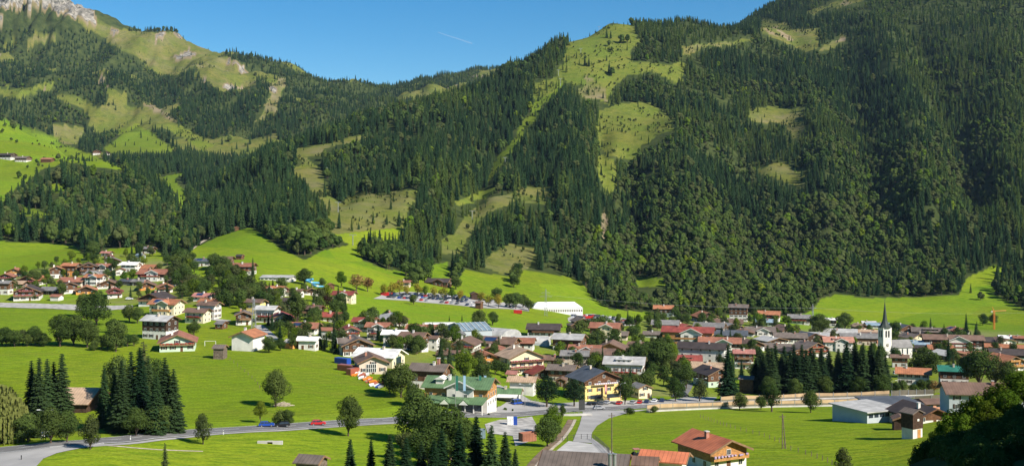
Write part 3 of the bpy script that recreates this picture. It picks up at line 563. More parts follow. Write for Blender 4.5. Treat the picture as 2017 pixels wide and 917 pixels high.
def stuff_forest(name, label, sel, keys, pts=None, hts=None, kk=None, cat='forest'):
    me = bpy.data.meshes.new(name)
    if pts is None: pts = np.stack([X[sel],Y[sel],Z[sel]-.5],1); hts = Hm[sel]; kk = [KEY[int(k)] for k in kind[sel]]
    me.from_pydata(pts.tolist(), [], [])
    protos = []
    for key in keys:
        for tm, cm, h0, tc, mn in PROTO[key]:
            g = MB(); g.add(tc[0].v, tc[0].f, 0); g.add(tc[1].v, tc[1].f, 1); o = bpy.data.objects.new(key, g.mesh(key, [M('bark'), M(mn)])); protos.append((o, key, h0))
    idx = np.zeros(len(pts), int); sc = np.zeros(len(pts))
    for q, k in enumerate(kk):
        c = [i for i, p in enumerate(protos) if p[1] == k]; j = random.choice(c); idx[q] = j; sc[q] = 1/protos[j][2]
    sc = sc*np.asarray(hts)
    for nm, tp, dat in (('tree_index','INT',idx),('tree_scale','FLOAT',sc),('tree_turn','FLOAT',np.random.rand(len(pts))*6.28)):
        a_ = me.attributes.new(nm, tp, 'POINT'); a_.data.foreach_set('value', dat.astype(np.int32 if tp == 'INT' else np.float32))
    o = link(name, me); tag(o, label, cat, kind='stuff')
    ng = bpy.data.node_groups.new(name, 'GeometryNodeTree'); ng.interface.new_socket('Geometry', in_out='INPUT', socket_type='NodeSocketGeometry'); ng.interface.new_socket('Geometry', in_out='OUTPUT', socket_type='NodeSocketGeometry')
    N, L = ng.nodes, ng.links; gi, go = N.new('NodeGroupInput'), N.new('NodeGroupOutput'); prev = None; join = N.new('GeometryNodeJoinGeometry')
    def named(nm, tp):
        a_ = N.new('GeometryNodeInputNamedAttribute'); a_.data_type = tp; a_.inputs['Name'].default_value = nm; return a_.outputs[0]
    cx = N.new('ShaderNodeCombineXYZ'); L.new(named('tree_turn','FLOAT'), cx.inputs[2])
    for i, (po, _, _) in enumerate(protos):        # one Instance on Points per shape, chosen by its index
        oi = N.new('GeometryNodeObjectInfo'); oi.inputs['Object'].default_value = po
        try: oi.inputs['As Instance'].default_value = True
        except Exception: pass
        cmp_ = N.new('FunctionNodeCompare'); cmp_.data_type = 'INT'; cmp_.operation = 'EQUAL'; L.new(named('tree_index','INT'), cmp_.inputs[2]); cmp_.inputs[3].default_value = i
        ip = N.new('GeometryNodeInstanceOnPoints'); L.new(gi.outputs[0], ip.inputs['Points']); L.new(cmp_.outputs[0], ip.inputs['Selection'])
        L.new(oi.outputs['Geometry'], ip.inputs['Instance']); L.new(cx.outputs[0], ip.inputs['Rotation']); L.new(named('tree_scale','FLOAT'), ip.inputs['Scale'])
        L.new(ip.outputs[0], join.inputs[0])
    L.new(join.outputs[0], go.inputs[0]); md = o.modifiers.new('forest', 'NODES'); md.node_group = ng
    print(name, len(pts)); return o
rest = ~single
stuff_forest('conifer_forest', 'dense dark conifer forest covering the mountain slopes', rest & np.isin(kind, (0,2)), ['far_spruce','far_larch'])
stuff_forest('broadleaf_forest', 'mixed green broadleaf wood on the lower slopes', rest & np.isin(kind, (1,3,4)), ['far_leafy','far_dull','far_bright'])
cx_ = np.random.uniform(-1100, 1200, 60000); cy_ = np.random.uniform(1000, 4300, 60000); cz_ = zat_v(cx_, cy_); cp = CX+FX*cx_/cy_; cq = YH-(cz_-CAMZ)*FX/cy_
ok = (cp > -60)&(cp < 2100)&(fbm(cx_/50, cy_/60, 301, 3) > .46); inp = np.zeros(len(cp), bool)
for i_, (poly, br, bw) in enumerate(PASTURE):
    if br < .6 and i_ != 12: inp |= inpoly(cp, cq, poly)
inp |= ((fbm(cx_/38, cy_/60, 401, 3) > .60) | (fbm(cx_/16, cy_/200, 405, 3) > .655)) & ~inpoly(cp, cq, VALLEY)
k = np.where(ok & inp)[0][:9000]
stuff_forest('pasture_shrubs', 'low shrubs and young growth scattered over the alpine pastures', None, ['far_leafy','far_dull','far_spruce'], np.stack([cx_[k],cy_[k],cz_[k]-.3],1), np.random.uniform(1.0,4.5,len(k))*(1+cy_[k]/4000), [random.choice(['far_leafy','far_dull','far_dull','far_spruce']) for _ in k], 'shrubs')
# ---------------------------------------------------------------- air
hz = MB(); hz.box(-8200, 8200, -60, 6050, float(ZZ.min())-1, float(ZZ.max())+60)
ho = hz.build('haze', bpy.data.materials.new('air')); tag(ho, 'thin blue summer haze filling the valley air', 'haze', kind='stuff'); am = ho.data.materials[0]; am.use_nodes = True
n, l = am.node_tree.nodes, am.node_tree.links; n.remove(n['Principled BSDF']); pv = n.new('ShaderNodeVolumePrincipled')
pv.inputs['Color'].default_value = (0.5, 0.72, 1, 1); pv.inputs['Density'].default_value = 0.000016; pv.inputs['Anisotropy'].default_value = 0.0
l.new(pv.outputs[0], n['Material Output'].inputs['Volume']); HAZE = ho
# ---------------------------------------------------------------- roads and paved ground
def smooth(pts, step=3.0):
    out = []; n = len(pts)
    for i in range(n-1):
        p0, p1, p2, p3 = pts[max(i-1,0)], pts[i], pts[i+1], pts[min(i+2,n-1)]; k = max(1, int((p2-p1).length/step))
        for j in range(k):
            t = j/k; out.append(0.5*((2*p1)+(p2-p0)*t+(2*p0-5*p1+4*p2-p3)*t*t+(3*p1-p0-3*p2+p3)*t**3))
    return out+[pts[-1]]
def strip(name, pts, w, m, dz=.10, off=0, kind='structure', dash=None):
    P = [Vector((p.x, p.y)) for p in (pick(*q) for q in pts)]; P = smooth(P); g = MB(); L = []; run = 0
    for i, p in enumerate(P):
        d = (P[min(i+1,len(P)-1)]-P[max(i-1,0)]).normalized(); nrm = Vector((-d.y, d.x)); L.append([p+nrm*(off+w*k/4-w/2) for k in range(5)])
    for i in range(len(L)-1):
        run += (P[i+1]-P[i]).length
        if dash and (run % (dash*2)) > dash: continue
        vs = [(q.x, q.y, zat(q.x,q.y)+dz) for q in L[i]+L[i+1]]; g.add(vs, [(k,k+1,k+6,k+5) for k in range(4)])
    return tag(g.build(name, m), kind=kind)
def area(name, poly, m, dz=.09, kind='structure', grid=3.0):
    B = [Vector((p.x, p.y)) for p in (pick(*q) for q in poly)]; D = []
    for i in range(len(B)):
        a, b = B[i], B[(i+1)%len(B)]; k = max(1, int((b-a).length/3)); D += [a+(b-a)*(j/k) for j in range(k)]
    x0, x1 = min(v.x for v in D), max(v.x for v in D); y0, y1 = min(v.y for v in D), max(v.y for v in D); grid = max(grid, math.sqrt((x1-x0)*(y1-y0)/4000))
    G = [Vector((x,y)) for x in np.arange(x0,x1,grid) for y in np.arange(y0,y1,grid)]
    nb = len(D); r = delaunay_2d_cdt(D+G, [], [list(range(nb))], 1, 1e-4); me = bpy.data.meshes.new(name)
    vs = [(v.x, v.y, zat(v.x,v.y)+dz) for v in r[0]]; fs = []
    for f in r[2]:
        a, b, c_ = (Vector(vs[i]) for i in f[:3]); fs.append(f if (b-a).cross(c_-a).z > 0 else f[::-1])
    me.from_pydata(vs, [], fs); me.materials.append(m); me.update(); return tag(link(name, me), kind=kind)
ROAD = [(-90,896),(0,886),(100,874),(200,866),(300,857),(400,849),(520,842),(640,834),(720,829),(800,825),(950,816),(1100,808),(1180,805),(1270,800),(1400,793),(1550,788),(1700,784),(1860,779),(2060,775)]
strip('main_road', ROAD, 9.5, M('asphalt'), .14)
strip('road_markings', ROAD, .22, M('paint_white'), .17, 0, dash=4.5)
strip('road_markings', ROAD, .25, M('paint_white'), .17, 4.2); strip('road_markings', ROAD, .25, M('paint_white'), .17, -4.2)
strip('footpath', ROAD[:10], 2.0, M('asphalt_pale'), .12, -6.2)
area('junction', [(-90,900),(0,888),(100,879),(170,871),(206,867),(205,876),(160,882),(112,892),(85,903),(64,925),(58,945),(-90,945)], M('asphalt_pale'), .12)
area('forecourt', [(905,818),(930,806),(985,800),(1000,790),(1004,774),(1020,772),(1045,788),(1085,795),(1140,791),(1200,789),(1310,787),(1370,780),(1412,782),(1405,790),(1270,797),(1180,801),(1050,810),(950,818)], M('asphalt_pale'), .10)
area('side_road', [(1148,810),(1200,808),(1278,806),(1235,813),(1200,823),(1176,838),(1166,852),(1166,862),(1186,876),(1210,892),(1215,905),(1195,905),(1165,872),(1128,870),(1142,835)], M('asphalt_pale'), .11)
area('courtyard', [(1120,868),(1166,874),(1198,893),(1190,905),(1080,905),(1095,888)], M('concrete'), .10)
area('gravel_yard', [(955,835),(985,826),(1048,820),(1058,838),(1052,855),(1040,870),(1015,878),(1010,858),(960,852)], M('gravel'), .10)
area('parking_ground', [(735,588),(760,577),(800,574),(880,578),(960,591),(1045,600),(1042,613),(960,607),(880,599),(800,592)], M('asphalt_pale'), .15)
area('parking_ground', [(1118,626),(1130,619),(1170,618),(1245,628),(1250,641),(1180,640),(1120,633)], M('asphalt_pale'), .15)
area('gravel_bank', [(-60,596),(0,596),(120,599),(262,601),(262,607),(150,611),(60,607),(-60,601)], M('gravel'), .2)
strip('village_lane', [(1004,776),(990,765),(975,757)], 5, M('asphalt_pale'), .12)
strip('village_lane', [(1335,782),(1345,770),(1352,757),(1350,748)], 6, M('asphalt'), .12)
strip('village_lane', [(508,640),(520,650),(532,660),(545,672)], 4.5, M('asphalt_pale'), .12)
strip('village_lane', [(385,612),(395,622),(420,628),(450,632)], 4, M('asphalt_pale'), .12)
strip('farm_track', [(375,492),(395,478),(415,466),(425,460)], 4, M('stone_pale'), .12)
strip('farm_track', [(206,876),(300,884),(400,888)], 1.0, M('stone_pale'), .06)
strip('stream', [(1124,826),(1118,838),(1110,850),(1095,868),(1075,885),(1055,905),(1035,930)], 2.0, M('stream_bed'), .10)
for off_, nm in ((2.6,'stream_bank'),): strip(nm, [(1124,826),(1118,838),(1110,850),(1095,868),(1075,885),(1055,905),(1035,930)], 1.0, M('stone_pale'), .22, off_*.6)
# ---------------------------------------------------------------- house builder
def win_mesh(w, h, key, shut=None, panes=2):
    if key in MATS: return MATS[key]
    g = MB(); g.box(-w/2, w/2, -.07, .03, 0, h, 0)
    n = panes
    for i in range(n):
        a = -w/2+.08+(w-.10)*i/n; b_ = -w/2+.02+(w-.10)*(i+1)/n; g.add([(a,-.075,.09),(b_,-.075,.09),(b_,-.075,h-.09),(a,-.075,h-.09)], [(0,1,2,3)], 1)
    if shut:
        for s_ in (-1, 1): g.box(s_*(w/2+.32)-.25, s_*(w/2+.32)+.25, -.10, -.02, -.02, h+.02, 2)
    mats = [M('trim_white'), M('glass')]+([M(shut)] if shut else []); MATS[key] = g.mesh('window', mats); return MATS[key]
WIN = [win_mesh(1.15,1.3,'w0'), win_mesh(1.15,1.3,'w1','wood_brown'), win_mesh(1.3,1.3,'w2','wood_dark'), win_mesh(1.9,1.5,'w3',None,3)]
DOOR = MB(); DOOR.box(-.55,.55,-.06,.03,0,2.1,0); DOOR.box(-.68,.68,-.03,.02,0,2.22,1); DOORM = DOOR.mesh('door', [M('wood_brown'), M('trim_white')])
def gable(g, w, l, e, p, z0=None, mi=0, ow=0, oy=0):
    """pentagon body: width w, length l, eaves e, pitch p"""
    z0 = -3 if z0 is None else z0; h = w/2+ow
    g.prism([(-h,z0),(h,z0),(h,e-ow*p),(0,e+w/2*p),(-h,e-ow*p)], -l/2-oy, l/2+oy, mi)
def roof_slabs(g, w, l, e, p, oe, og, th=.24, up=.06, mi=0):
    rz = e+w/2*p+up; xe = w/2+oe; ze = e-oe*p+up
    g.prism([(-xe,ze),(0,rz),(0,rz+th),(-xe,ze+th)][::-1], -l/2-og, l/2+og, mi)
    g.prism([(0,rz),(xe,ze),(xe,ze+th),(0,rz+th)], -l/2-og, l/2+og, mi)
FL = dict(p='flowers_pink', r='flowers_red', v='flowers_violet')
def house(name, px, yt, yb, wpx, ori, roof, wall, opt, label, yaw=None, w=None, l=None, timber=None, ymin=0, group=None, cat=None):
    """opt letters: t timber upper storey, T all timber, h honey wood, g grey wood; p r v balcony with flowers, b plain balcony; X cross gable, D dormer, S solar panels, c chimney; s shutters"""
    if px > 980 and yt < 720 and yb < 760: wpx *= 1.06
    p = pick(px, yb, ymin); Y = p.y; yw = (yaw if yaw is not None else random.choice((12,16,20,24,-12) if ori == 'G' else (12,16,20,8))); a = math.radians(abs(yw))
    oe, og = 1.0, 1.2; Wm = wpx*Y/FX
    if ori == 'G':
        k = 1.2
        if w is None: w = max(3.5, (Wm-1.4*oe*math.cos(a))/(math.cos(a)+.35*k*math.sin(a))); w = min(w, 17)
        l = l or min(w*k, 15); dep = l; rz = math.radians(yw)
    else:
        if l is None: l = max(4, (Wm-1.4*og)/(math.cos(a)+.2*math.sin(a))); 
        w = w or min(max(.68*l, 5), 12.5); dep = w; rz = math.radians(90-yw)
    if Wm < 9: oe, og = .5, .5
    Yc = Y+dep*.5; X = (px-CX)/FX*Yc; z = min(p.z, zat(X, Yc)+.5)
    Ht = (YH-yt)*Yc/FX+CAMZ-z; Ht = min(max(Ht, 3.6), 15.5); pt = .42
    e = Ht-w/2*pt
    if e < 2.2: e = max(2.2, Ht*.6); pt = (Ht-e)/(w/2)
    t = thing(name, label, cat or name.replace('_', ' '), (X, Yc, z), rz, group); wm = M(wall); tim = 'wood_honey' if 'h' in opt else 'wood_grey' if 'g' in opt else random.choice(('wood_dark','wood_brown'))
    zs = -3
    b = MB()
    if 'T' in opt: gable(b, w, l, e, pt); b.build('wall', M(tim), t)
    elif 't' in opt:
        zs = min(e*.46, e-1.2) if timber is None else e*timber; zs = max(zs, min(2.4, e*.6)); b.box(-w/2, w/2, -l/2, l/2, -3, zs); b.build('wall', wm, t)
        c = MB(); gable(c, w, l, e, pt, zs, 0, .06, .06); c.build('timber_storey', M(tim), t)
    else: gable(b, w, l, e, pt); b.build('wall', wm, t)
    r = MB(); roof_slabs(r, w, l, e, pt, oe, og); ro = r.build('roof', M('roof_'+roof), t)
    xe = w/2+oe; ze = e-oe*pt; rzz = e+w/2*pt; tr = 'trim_white' if roof in ('white',) else random.choice(('trim_wood','wood_brown','trim_wood'))
    for s_ in (-1, 1):
        y0 = s_*(l/2+og+.02); y1 = s_*(l/2+og+.10); y0, y1 = min(y0,y1), max(y0,y1); f = MB()
        f.prism([(-xe,ze-.12),(0,rzz-.12),(xe,ze-.12),(xe,ze+.34),(0,rzz+.34),(-xe,ze+.34)], y0, y1); f.build('bargeboard', M(tr), t)
    if 'c' in opt or (Wm > 9 and 'T' not in opt and 'n' not in opt):
        ch = MB(); cx, cy = random.uniform(-.22,-.05)*w, random.uniform(-.2,.25)*l; zc = e+(w/2-abs(cx))*pt
        ch.box(cx-.4,cx+.4,cy-.4,cy+.4,zc-.2,rzz+1.0,0); ch.box(cx-.5,cx+.5,cy-.5,cy+.5,rzz+1.0,rzz+1.15,1); ch.build('chimney', [M(random.choice(('brick','plaster_white','plaster_beige'))), M('concrete')], ro)
    n = 2.75; nf = max(1, int((e+.4)/n)); wk = WIN[1] if 's' in opt else random.choice(WIN[:3]); big = wpx > 26
    def place(x, y, zz, r_, me=None): link('window', me or wk, t, (x,y,zz), r_)
    if 'W' not in opt:
        nx = max(1, min(4, int(w/3.0))); ny = max(1, min(5, int(l/3.2)))
        for k in range(nf):
            zz = k*n+1.0; fo = .06 if zz > zs and zs > 0 else 0
            for i in range(nx):
                x = (i+.5)/nx*w-w/2
                if k == 0 and i == nx//2 and ori == 'G': link('door', DOORM, t, (x,-l/2,0)); continue
                place(x, -l/2-fo, zz, 0)
            for i in range(ny):
                y = (i+.5)/ny*l-l/2
                if ori == 'E' or yw > 0:
                    if k == 0 and i == 1 and ori == 'E': link('door', DOORM, t, (-w/2,y,0), -math.pi/2); continue
                    place(-w/2-fo, y, zz, -math.pi/2)
                else: place(w/2+fo, y, zz, math.pi/2)
        if nf*n+1.6 < rzz-.6: place(0, -l/2-(.06 if zs > 0 else 0), nf*n+.7, 0)
    bal = next((q for q in 'prvb' if q in opt), None)
    if bal and nf >= 1 and e > 3.6:
        for k in range(1, max(2, nf+ (1 if ori == 'G' and rzz > nf*n+2.6 else 0))):
            zz = k*n-.05
            if zz+1.3 > rzz: continue
            half = (w/2-.1) if ori == 'G' else l*.36
            if ori == 'G' and zz+1 > e: half = min(half, (rzz-zz-1.0)/pt*.8)
            if half < .8: continue
            g = MB(); g.box(-half,half,-1.15,-.05,zz-.12,zz,0); g.box(-half,half,-1.15,-1.07,zz,zz+.95,0); g.box(-half,-half+.06,-1.07,-.1,zz,zz+.95,0); g.box(half-.06,half,-1.07,-.1,zz,zz+.95,0)
            bo = g.build('balcony', M('wood_honey' if 'h' in opt else 'trim_wood' if random.random() < .5 else 'wood_brown'), t)
            if ori == 'G': bo.location = (0, -l/2, 0)
            else: bo.location = (-w/2, 0, 0); bo.rotation_euler = (0,0,-math.pi/2)
            if bal != 'b':
                q = MB(); x = -half
                while x < half-.5:
                    q.box(x, x+.55, -1.36-random.uniform(0,.12), -1.16, zz+.72-random.uniform(0,.2), zz+.95+random.uniform(0,.15)); x += random.choice((.6,.9,1.3))
                q.build('flower_box', M(FL[bal]), bo)
    if 'X' in opt:
        cw = l*.42; co = -l*.08; ph = min(pt*1.1, .5); ce = rzz-.25-cw/2*ph; g = MB(); xo = -w/2-1.0
        g.prismx([(co-cw/2, -3),(co-cw/2, ce),(co, rzz-.25),(co+cw/2, ce),(co+cw/2, -3)][::-1], xo, -.3); cwo = g.build('gable_wall', wm if 'T' not in opt else M(tim), t)
        h = MB(); ov = .8; a0, a1 = co-cw/2-ov, co+cw/2+ov; zr = rzz-.18; zl = ce-ov*ph+.07
        h.prismx([(a0,zl),(co,zr),(co,zr+.22),(a0,zl+.22)][::-1], xo-1.0, 0); h.prismx([(co,zr),(a1,zl),(a1,zl+.22),(co,zr+.22)][::-1], xo-1.0, 0); h.build('gable_roof', M('roof_'+roof), t)
        k_ = MB(); k_.prismx([(a0,zl-.12),(co,zr-.12),(a1,zl-.12),(a1,zl+.3),(co,zr+.3),(a0,zl+.3)][::-1], xo-1.1, xo-1.02); k_.build('bargeboard', M('trim_white' if 'T' not in opt else 'trim_wood'), t)
        for k in range(max(1, int((ce+1.0)/n))):
            for s_ in (-.22, .22): place(xo, co+s_*cw, k*n+1.0, -math.pi/2)
    if 'D' in opt:
        dw = l*.42; co = 0; x0 = -w*.40; x1 = -w*.05; zt = rzz-.25; g = MB(); zb_ = e+(w/2+x0)*pt
        g.box(x0, x1, co-dw/2, co+dw/2, zb_-.3, zt-.35); d = g.build('dormer', M('wood_dark' if 'T' in opt or 't' in opt else wall), ro)
        h = MB(); h.prism([(x0-.5, zt-.5),(x1+.6, zt-.1),(x1+.6, zt+.06),(x0-.5, zt-.34)][::-1] if False else [(x0-.5,zt-.5),(x1+.8,zt-.12),(x1+.8,zt+.02),(x0-.5,zt-.34)], co-dw/2-.4, co+dw/2+.4); h.build('dormer_roof', M('roof_'+roof), ro)
        for i in range(3): link('window', WIN[0], t, (x0, co+(i-1)*dw*.3, zb_+.05), -math.pi/2, (1,1,.75))
    if 'S' in opt:
        g = MB(); a0, a1 = -w*.40, -w*.10; z0_, z1_ = e+(w/2+a0)*pt+.42, e+(w/2+a1)*pt+.42; y0 = l*.05; y1 = l*.40
        g.prism([(a0,z0_-.08),(a1,z1_-.08),(a1,z1_),(a0,z0_)], y0, y1); g.build('solar_panel', M('solar'), ro)
    t['_dims'] = (w, l, e, rzz); return t
W_, C_, B_, O_, Gn, GY = 'plaster_white', 'plaster_cream', 'plaster_beige', 'plaster_orange', 'plaster_green', 'plaster_grey'
HOUSES = [
 # upper left village, row by row
 ('house',14,538,556,32,'G','rust',W_,'tp','rusty red roofed house cut by the left edge of the photo behind the front chalets'),
 ('house',31,528,544,34,'G','orange',C_,'th','orange roofed cream house highest at the left edge of the village'),
 ('house',67,542,563,44,'G','orange',W_,'tp','bright orange roofed chalet with white ground floor above the wide dark chalet'),
 ('house',112,524,548,30,'G','orange',W_,'t','tall white gabled house with light orange roof at the village top'),
 ('house',141,518,543,34,'E','orange',O_,'t','orange walled house with orange roof on the upper village edge'),
 ('chalet',174,517,541,37,'G','dark',W_,'Tb','black roofed dark timber chalet right of the orange walled house'),
 ('house',207,519,533,36,'E','rust',W_,'tX','rust roofed house with a small front gable near the village top'),
 ('house',10,553,580,30,'E','grey',W_,'t','grey roofed brown and white house at the left edge beside the wide chalet'),
 ('house',37,553,568,36,'E','tan','plaster_beige','t','pale salmon roofed low house between two front chalets at left'),
 ('chalet',56,562,592,56,'G','dark',W_,'tp','wide dark roofed chalet with white base and pink balconies at the front left'),
 ('shed',102,565,580,42,'E','grey',W_,'T','long grey roofed dark shed right of the wide pink flowered chalet'),
 ('house',147,546,563,54,'E','rust',B_,'t','house under the long reddish brown eaves-on roof in the middle of the left village'),
 ('chalet',138,555,578,32,'G','dark',W_,'t','small dark gabled chalet with white base below the long reddish roof'),
 ('house',188,540,562,38,'E','orange',W_,'XS','white house with orange roof, front gable and solar panels'),
 ('chalet',216,550,568,48,'G','brown',W_,'tp','broad brown chalet with pink flowers right of the orange solar roof'),
 ('house',170,562,579,44,'G','orange',O_,'t','low orange brown gabled house behind the big round tree'),
 ('chalet',226,567,587,34,'G','maroon',W_,'tp','dark red roofed white chalet right behind the big round tree'),
 ('house',250,550,561,28,'E','slate',B_,'t','low slate roofed house in the middle village'),
 ('house',276,550,562,30,'E','grey',B_,'t','low mid grey roofed house right next to the slate roofed one'),
 ('house',290,554,571,36,'G','brown',O_,'t','brown gabled house with glowing orange wall among garden bushes'),
 ('chalet',325,558,577,34,'G','orange',W_,'tb','white and brown chalet with thin orange roof edge above the dark front chalet'),
 ('chalet',345,548,563,32,'G','rust',W_,'tp','reddish brown chalet with flower balconies at the right end of its row'),
 ('hotel',305,530,553,60,'E','rust',W_,'tXr','long guesthouse with three wooden balcony floors and rust roof'),
 ('house',289,521,534,46,'E','orange',C_,'t','long orange roofed house behind the guesthouse'),
 ('house',258,516,536,36,'E','white',W_,'','white roofed flat looking house behind the bluish spruce'),
 ('house',271,509,521,30,'E','mint',C_,'','pale green roofed house at the top of the village'),
 ('house',238,528,542,22,'G','rust',W_,'','small white house with red brown roof left of the bluish spruce'),
 ('house',195,533,547,50,'E','grey',B_,'tX','long grey roofed house with a dark gable near the village centre'),
 ('house',222,507,523,34,'G','grey',W_,'t','grey roofed brown and white house on the lane up to the gorge'),
 ('house',215,502,511,22,'G','maroon',B_,'T','little dark red roofed house just above the grey roofed gable'),
 ('house',211,495,504,22,'E','pink',W_,'','small pinkish roofed white house topmost below the gorge wood'),
 ('house',292,486,499,27,'E','grey',W_,'t','lone grey roofed white house on the meadow edge at the gorge mouth'),
 ('shed',277,502,509,18,'E','blue',GY,'W','little blue grey shed below the house at the gorge mouth'),
 ('chalet',309,576,602,58,'G','dark',W_,'tb','dark chalet directly behind the big yellow orange roofed house'),
 ('house',329,589,622,62,'E','orange',C_,'XhSb','big cream house with orange roof and honey wood balconies at the village bottom'),
 ('house',316,621,668,64,'E','paleg',W_,'t','tall white block house with pale flat looking roof above the football field'),
 ('chalet',351,655,692,78,'G','rust',Gn,'r','pale green and white chalet with red flower balconies beside the football goal'),
 ('house',390,607,636,48,'E','brown',C_,'r','cream house with brown roof and red flowers left of the tall white block'),
 ('hut',112,583,592,24,'E','rust',W_,'W','tiny white hut with brown roof on the gravel bank'),
 ('house',405,577,592,46,'E','pink',W_,'S','pink roofed white house with solar panels above two stacked roofs'),
 ('house',414,588,603,42,'E','orange',C_,'','orange roofed house just under the pink roof'),
 ('house',414,594,628,42,'E','brown',W_,'','white house with grey brown roof in front of the orange roofed one'),
 ('house',504,589,620,38,'E','brown','plaster_yellow','','tall yellow block with grey brown roof behind the lattice pylon'),
 ('house',527,602,635,45,'E','paleg',W_,'r','white house with light grey roof and one red flower balcony'),
 ('chalet',480,612,640,36,'G','greyb',W_,'tb','dark gabled chalet with grey roof left of the light grey roofed white house'),
 ('house',556,615,647,46,'G','red',W_,'bs','white chalet style house with red roof edge and dark balcony in the centre left'),
 ('shed',436,638,648,23,'E','grey',W_,'T','low grey roofed wooden shed in the garden above the football field'),
 ('house',489,650,691,54,'G','orange',W_,'W','plain white walled house with orange roof at the meadow edge'),
 ('house',540,563,584,48,'E','orange',W_,'Xrh','orange roofed chalet with white base and wood front gable by the pool'),
 ('house',609,566,581,36,'G','dark',W_,'tr','dark chalet with red flowers below the water slide'),
 ('house',582,569,585,34,'E','brown',W_,'','brown roofed white house left of the dark chalet below the slide'),
 ('house',560,586,609,42,'E','dark',W_,'t','dark roofed white house behind the tall poplar'),
 ('chalet',615,601,626,44,'E','brown',W_,'tb','brown timber chalet with white base right of the tall poplar'),
 ('house',678,573,595,46,'E','maroon',C_,'Xh','cream house with dark red roof beside the meadow below the autumn trees'),
 ('house',650,615,634,50,'E','red',W_,'','white house under a flat bright red roof behind spruces'),
 ('house',601,635,656,62,'E','rust',W_,'tS','rust roofed house with solar panels between garden trees'),
 ('house',645,645,669,32,'E','rust',W_,'','small white house with rust roof between two dark spruces'),
 ('house',689,642,669,42,'G','red',W_,'r','white gabled house with bright red roof and a red striped banner'),
 ('bungalow',608,663,689,42,'E','white',W_,'','white bungalow with pure white roof at the top of the large meadow'),
 ('garage',574,673,686,24,'E','paleg',O_,'W','small garage with orange door beside the white bungalow'),
 ('house',720,625,652,48,'E','maroon',W_,'X','white house with dark red roof and small front gable beside the grey roofed chalet'),
 ('house',746,635,669,48,'E','rust',W_,'Xr','tall white house with brown red roof and dormer gable'),
 ('chalet',773,616,641,54,'G','paleg',W_,'tb','chalet with light grey metal roof and dark wooden gable at the meadow edge'),
 ('house',778,650,683,48,'E','white',W_,'','white house with off-white roof between the rust roofed houses'),
 ('house',816,654,690,54,'E','brown',W_,'t','white house with wide brown roof right of the off-white roof'),
 ('house',832,639,656,62,'E','rust',W_,'X','house with long rust roof and white edged front gable'),
 ('house',918,665,695,56,'G','brown',W_,'r','brown roofed white chalet with red flower balcony below the greenhouse'),
 ('house',851,661,690,34,'E','brown',W_,'','white house with small brown roof half hidden by dark spruces'),
 ('chalet',984,663,688,72,'E','brown',W_,'tS','dark brown roofed chalet with sloping roof windows'),
 ('house',1026,665,688,54,'E','rust',W_,'t','rust red roofed house behind the cream flower chalet'),
 ('house',955,692,720,58,'G','orange',O_,'h','vivid orange roofed house half hidden behind leafy trees in the centre'),
 ('hotel',1024,684,736,80,'G','tan',C_,'p','large cream guesthouse with three floors of pink flower balconies'),
 ('house',848,716,769,76,'E','greyb',W_,'t','old house with dark grey shingle roof and two brick chimneys behind the green hotel'),
 ('chalet',1072,637,663,64,'E','dark',W_,'tb','dark brown timber chalet with white base standing alone on the green'),
 ('barn',1143,625,644,32,'G','greyb',W_,'TW','grey wooden barn beside the far right car park'),
 ('barn',1127,638,648,18,'G','greyb',W_,'TW','very small wooden barn just below the larger grey barn'),
 ('house',1122,657,694,60,'E','paleg',W_,'rt','white house with light grey roof and red flower balconies in the centre'),
 ('chalet',1061,719,745,60,'G','maroon',W_,'T','low dark timber house with dark red roof in front of the cream guesthouse'),
 ('house',1133,690,723,54,'E','grey',B_,'D','beige house with grey roof and roof dormer'),
 ('house',1153,679,706,62,'E','rust',B_,'tX','brown red roofed house with a small cross gable behind the grey dormer house'),
 ('house',1108,718,753,54,'E','greyb',B_,'t','house with brown grey roof behind the black pine trees'),
 ('house',1106,743,761,26,'G','brown',B_,'T','little brown house between the two dark pines'),
 ('house',1193,635,669,58,'E','rust',C_,'tX','cream house with rust brown roof on the green slope below the car park'),
 ('house',1307,601,623,38,'E','orange',W_,'t','orange roofed barn like house beside a white silo under the wood'),
 ('house',1388,613,634,46,'G','orange',W_,'tb','orange roofed chalet alone near the forest edge'),
 ('house',1455,599,632,36,'E','greyb',W_,'t','tall narrow white house with grey roof under the forest'),
 ('chalet',1515,612,632,42,'E','orange',W_,'tr','red orange roofed chalet right of the tall narrow white house'),
 ('chalet',1574,619,638,42,'E','grey',W_,'tr','grey roofed white and brown chalet near the large dark tree'),
 ('house',1507,628,641,34,'E','blue',W_,'','blue grey roofed house in front of the red orange chalet'),
 ('barn',1311,630,647,52,'E','grey',W_,'TW','long grey brown barn at the back of the village right of centre'),
 ('house',1346,637,650,42,'G','red',W_,'t','small house with bright red roof directly behind the big red roofed hotel'),
 ('house',1398,635,654,58,'E','grey',W_,'T','wide weathered grey roof behind the big red roofed hotel'),
 ('house',1436,636,652,46,'G','grey',W_,'t','grey gabled house right behind the wide weathered roof'),
 ('house',1434,628,642,56,'E','brown',W_,'t','brown roofed house in the rearmost row right of centre'),
 ('hotel',1356,643,684,98,'E','red',W_,'Xhtb','big hotel with light red roof, honey wood upper floors and white walls'),
 ('house',1438,650,668,66,'E','slate',W_,'t','slate grey eaves-on roof right of the big red roofed hotel'),
 ('house',1418,664,692,80,'E','rust',W_,'tX','rust brown roofed house with white gable below the slate roof'),
 ('house',1475,668,690,46,'G','brown',W_,'tb','brown gabled house with green and white front near the tall spruce'),
 ('house',1384,674,714,92,'E','dark',W_,'','large house with a huge dark anthracite roof'),
 ('house',1353,699,718,56,'E','red',B_,'D','low house with bright red roof and a row of dormer windows'),
 ('house',1497,643,661,56,'E','greyb',W_,'tX','grey brown roofed house with cross gable in the rear village'),
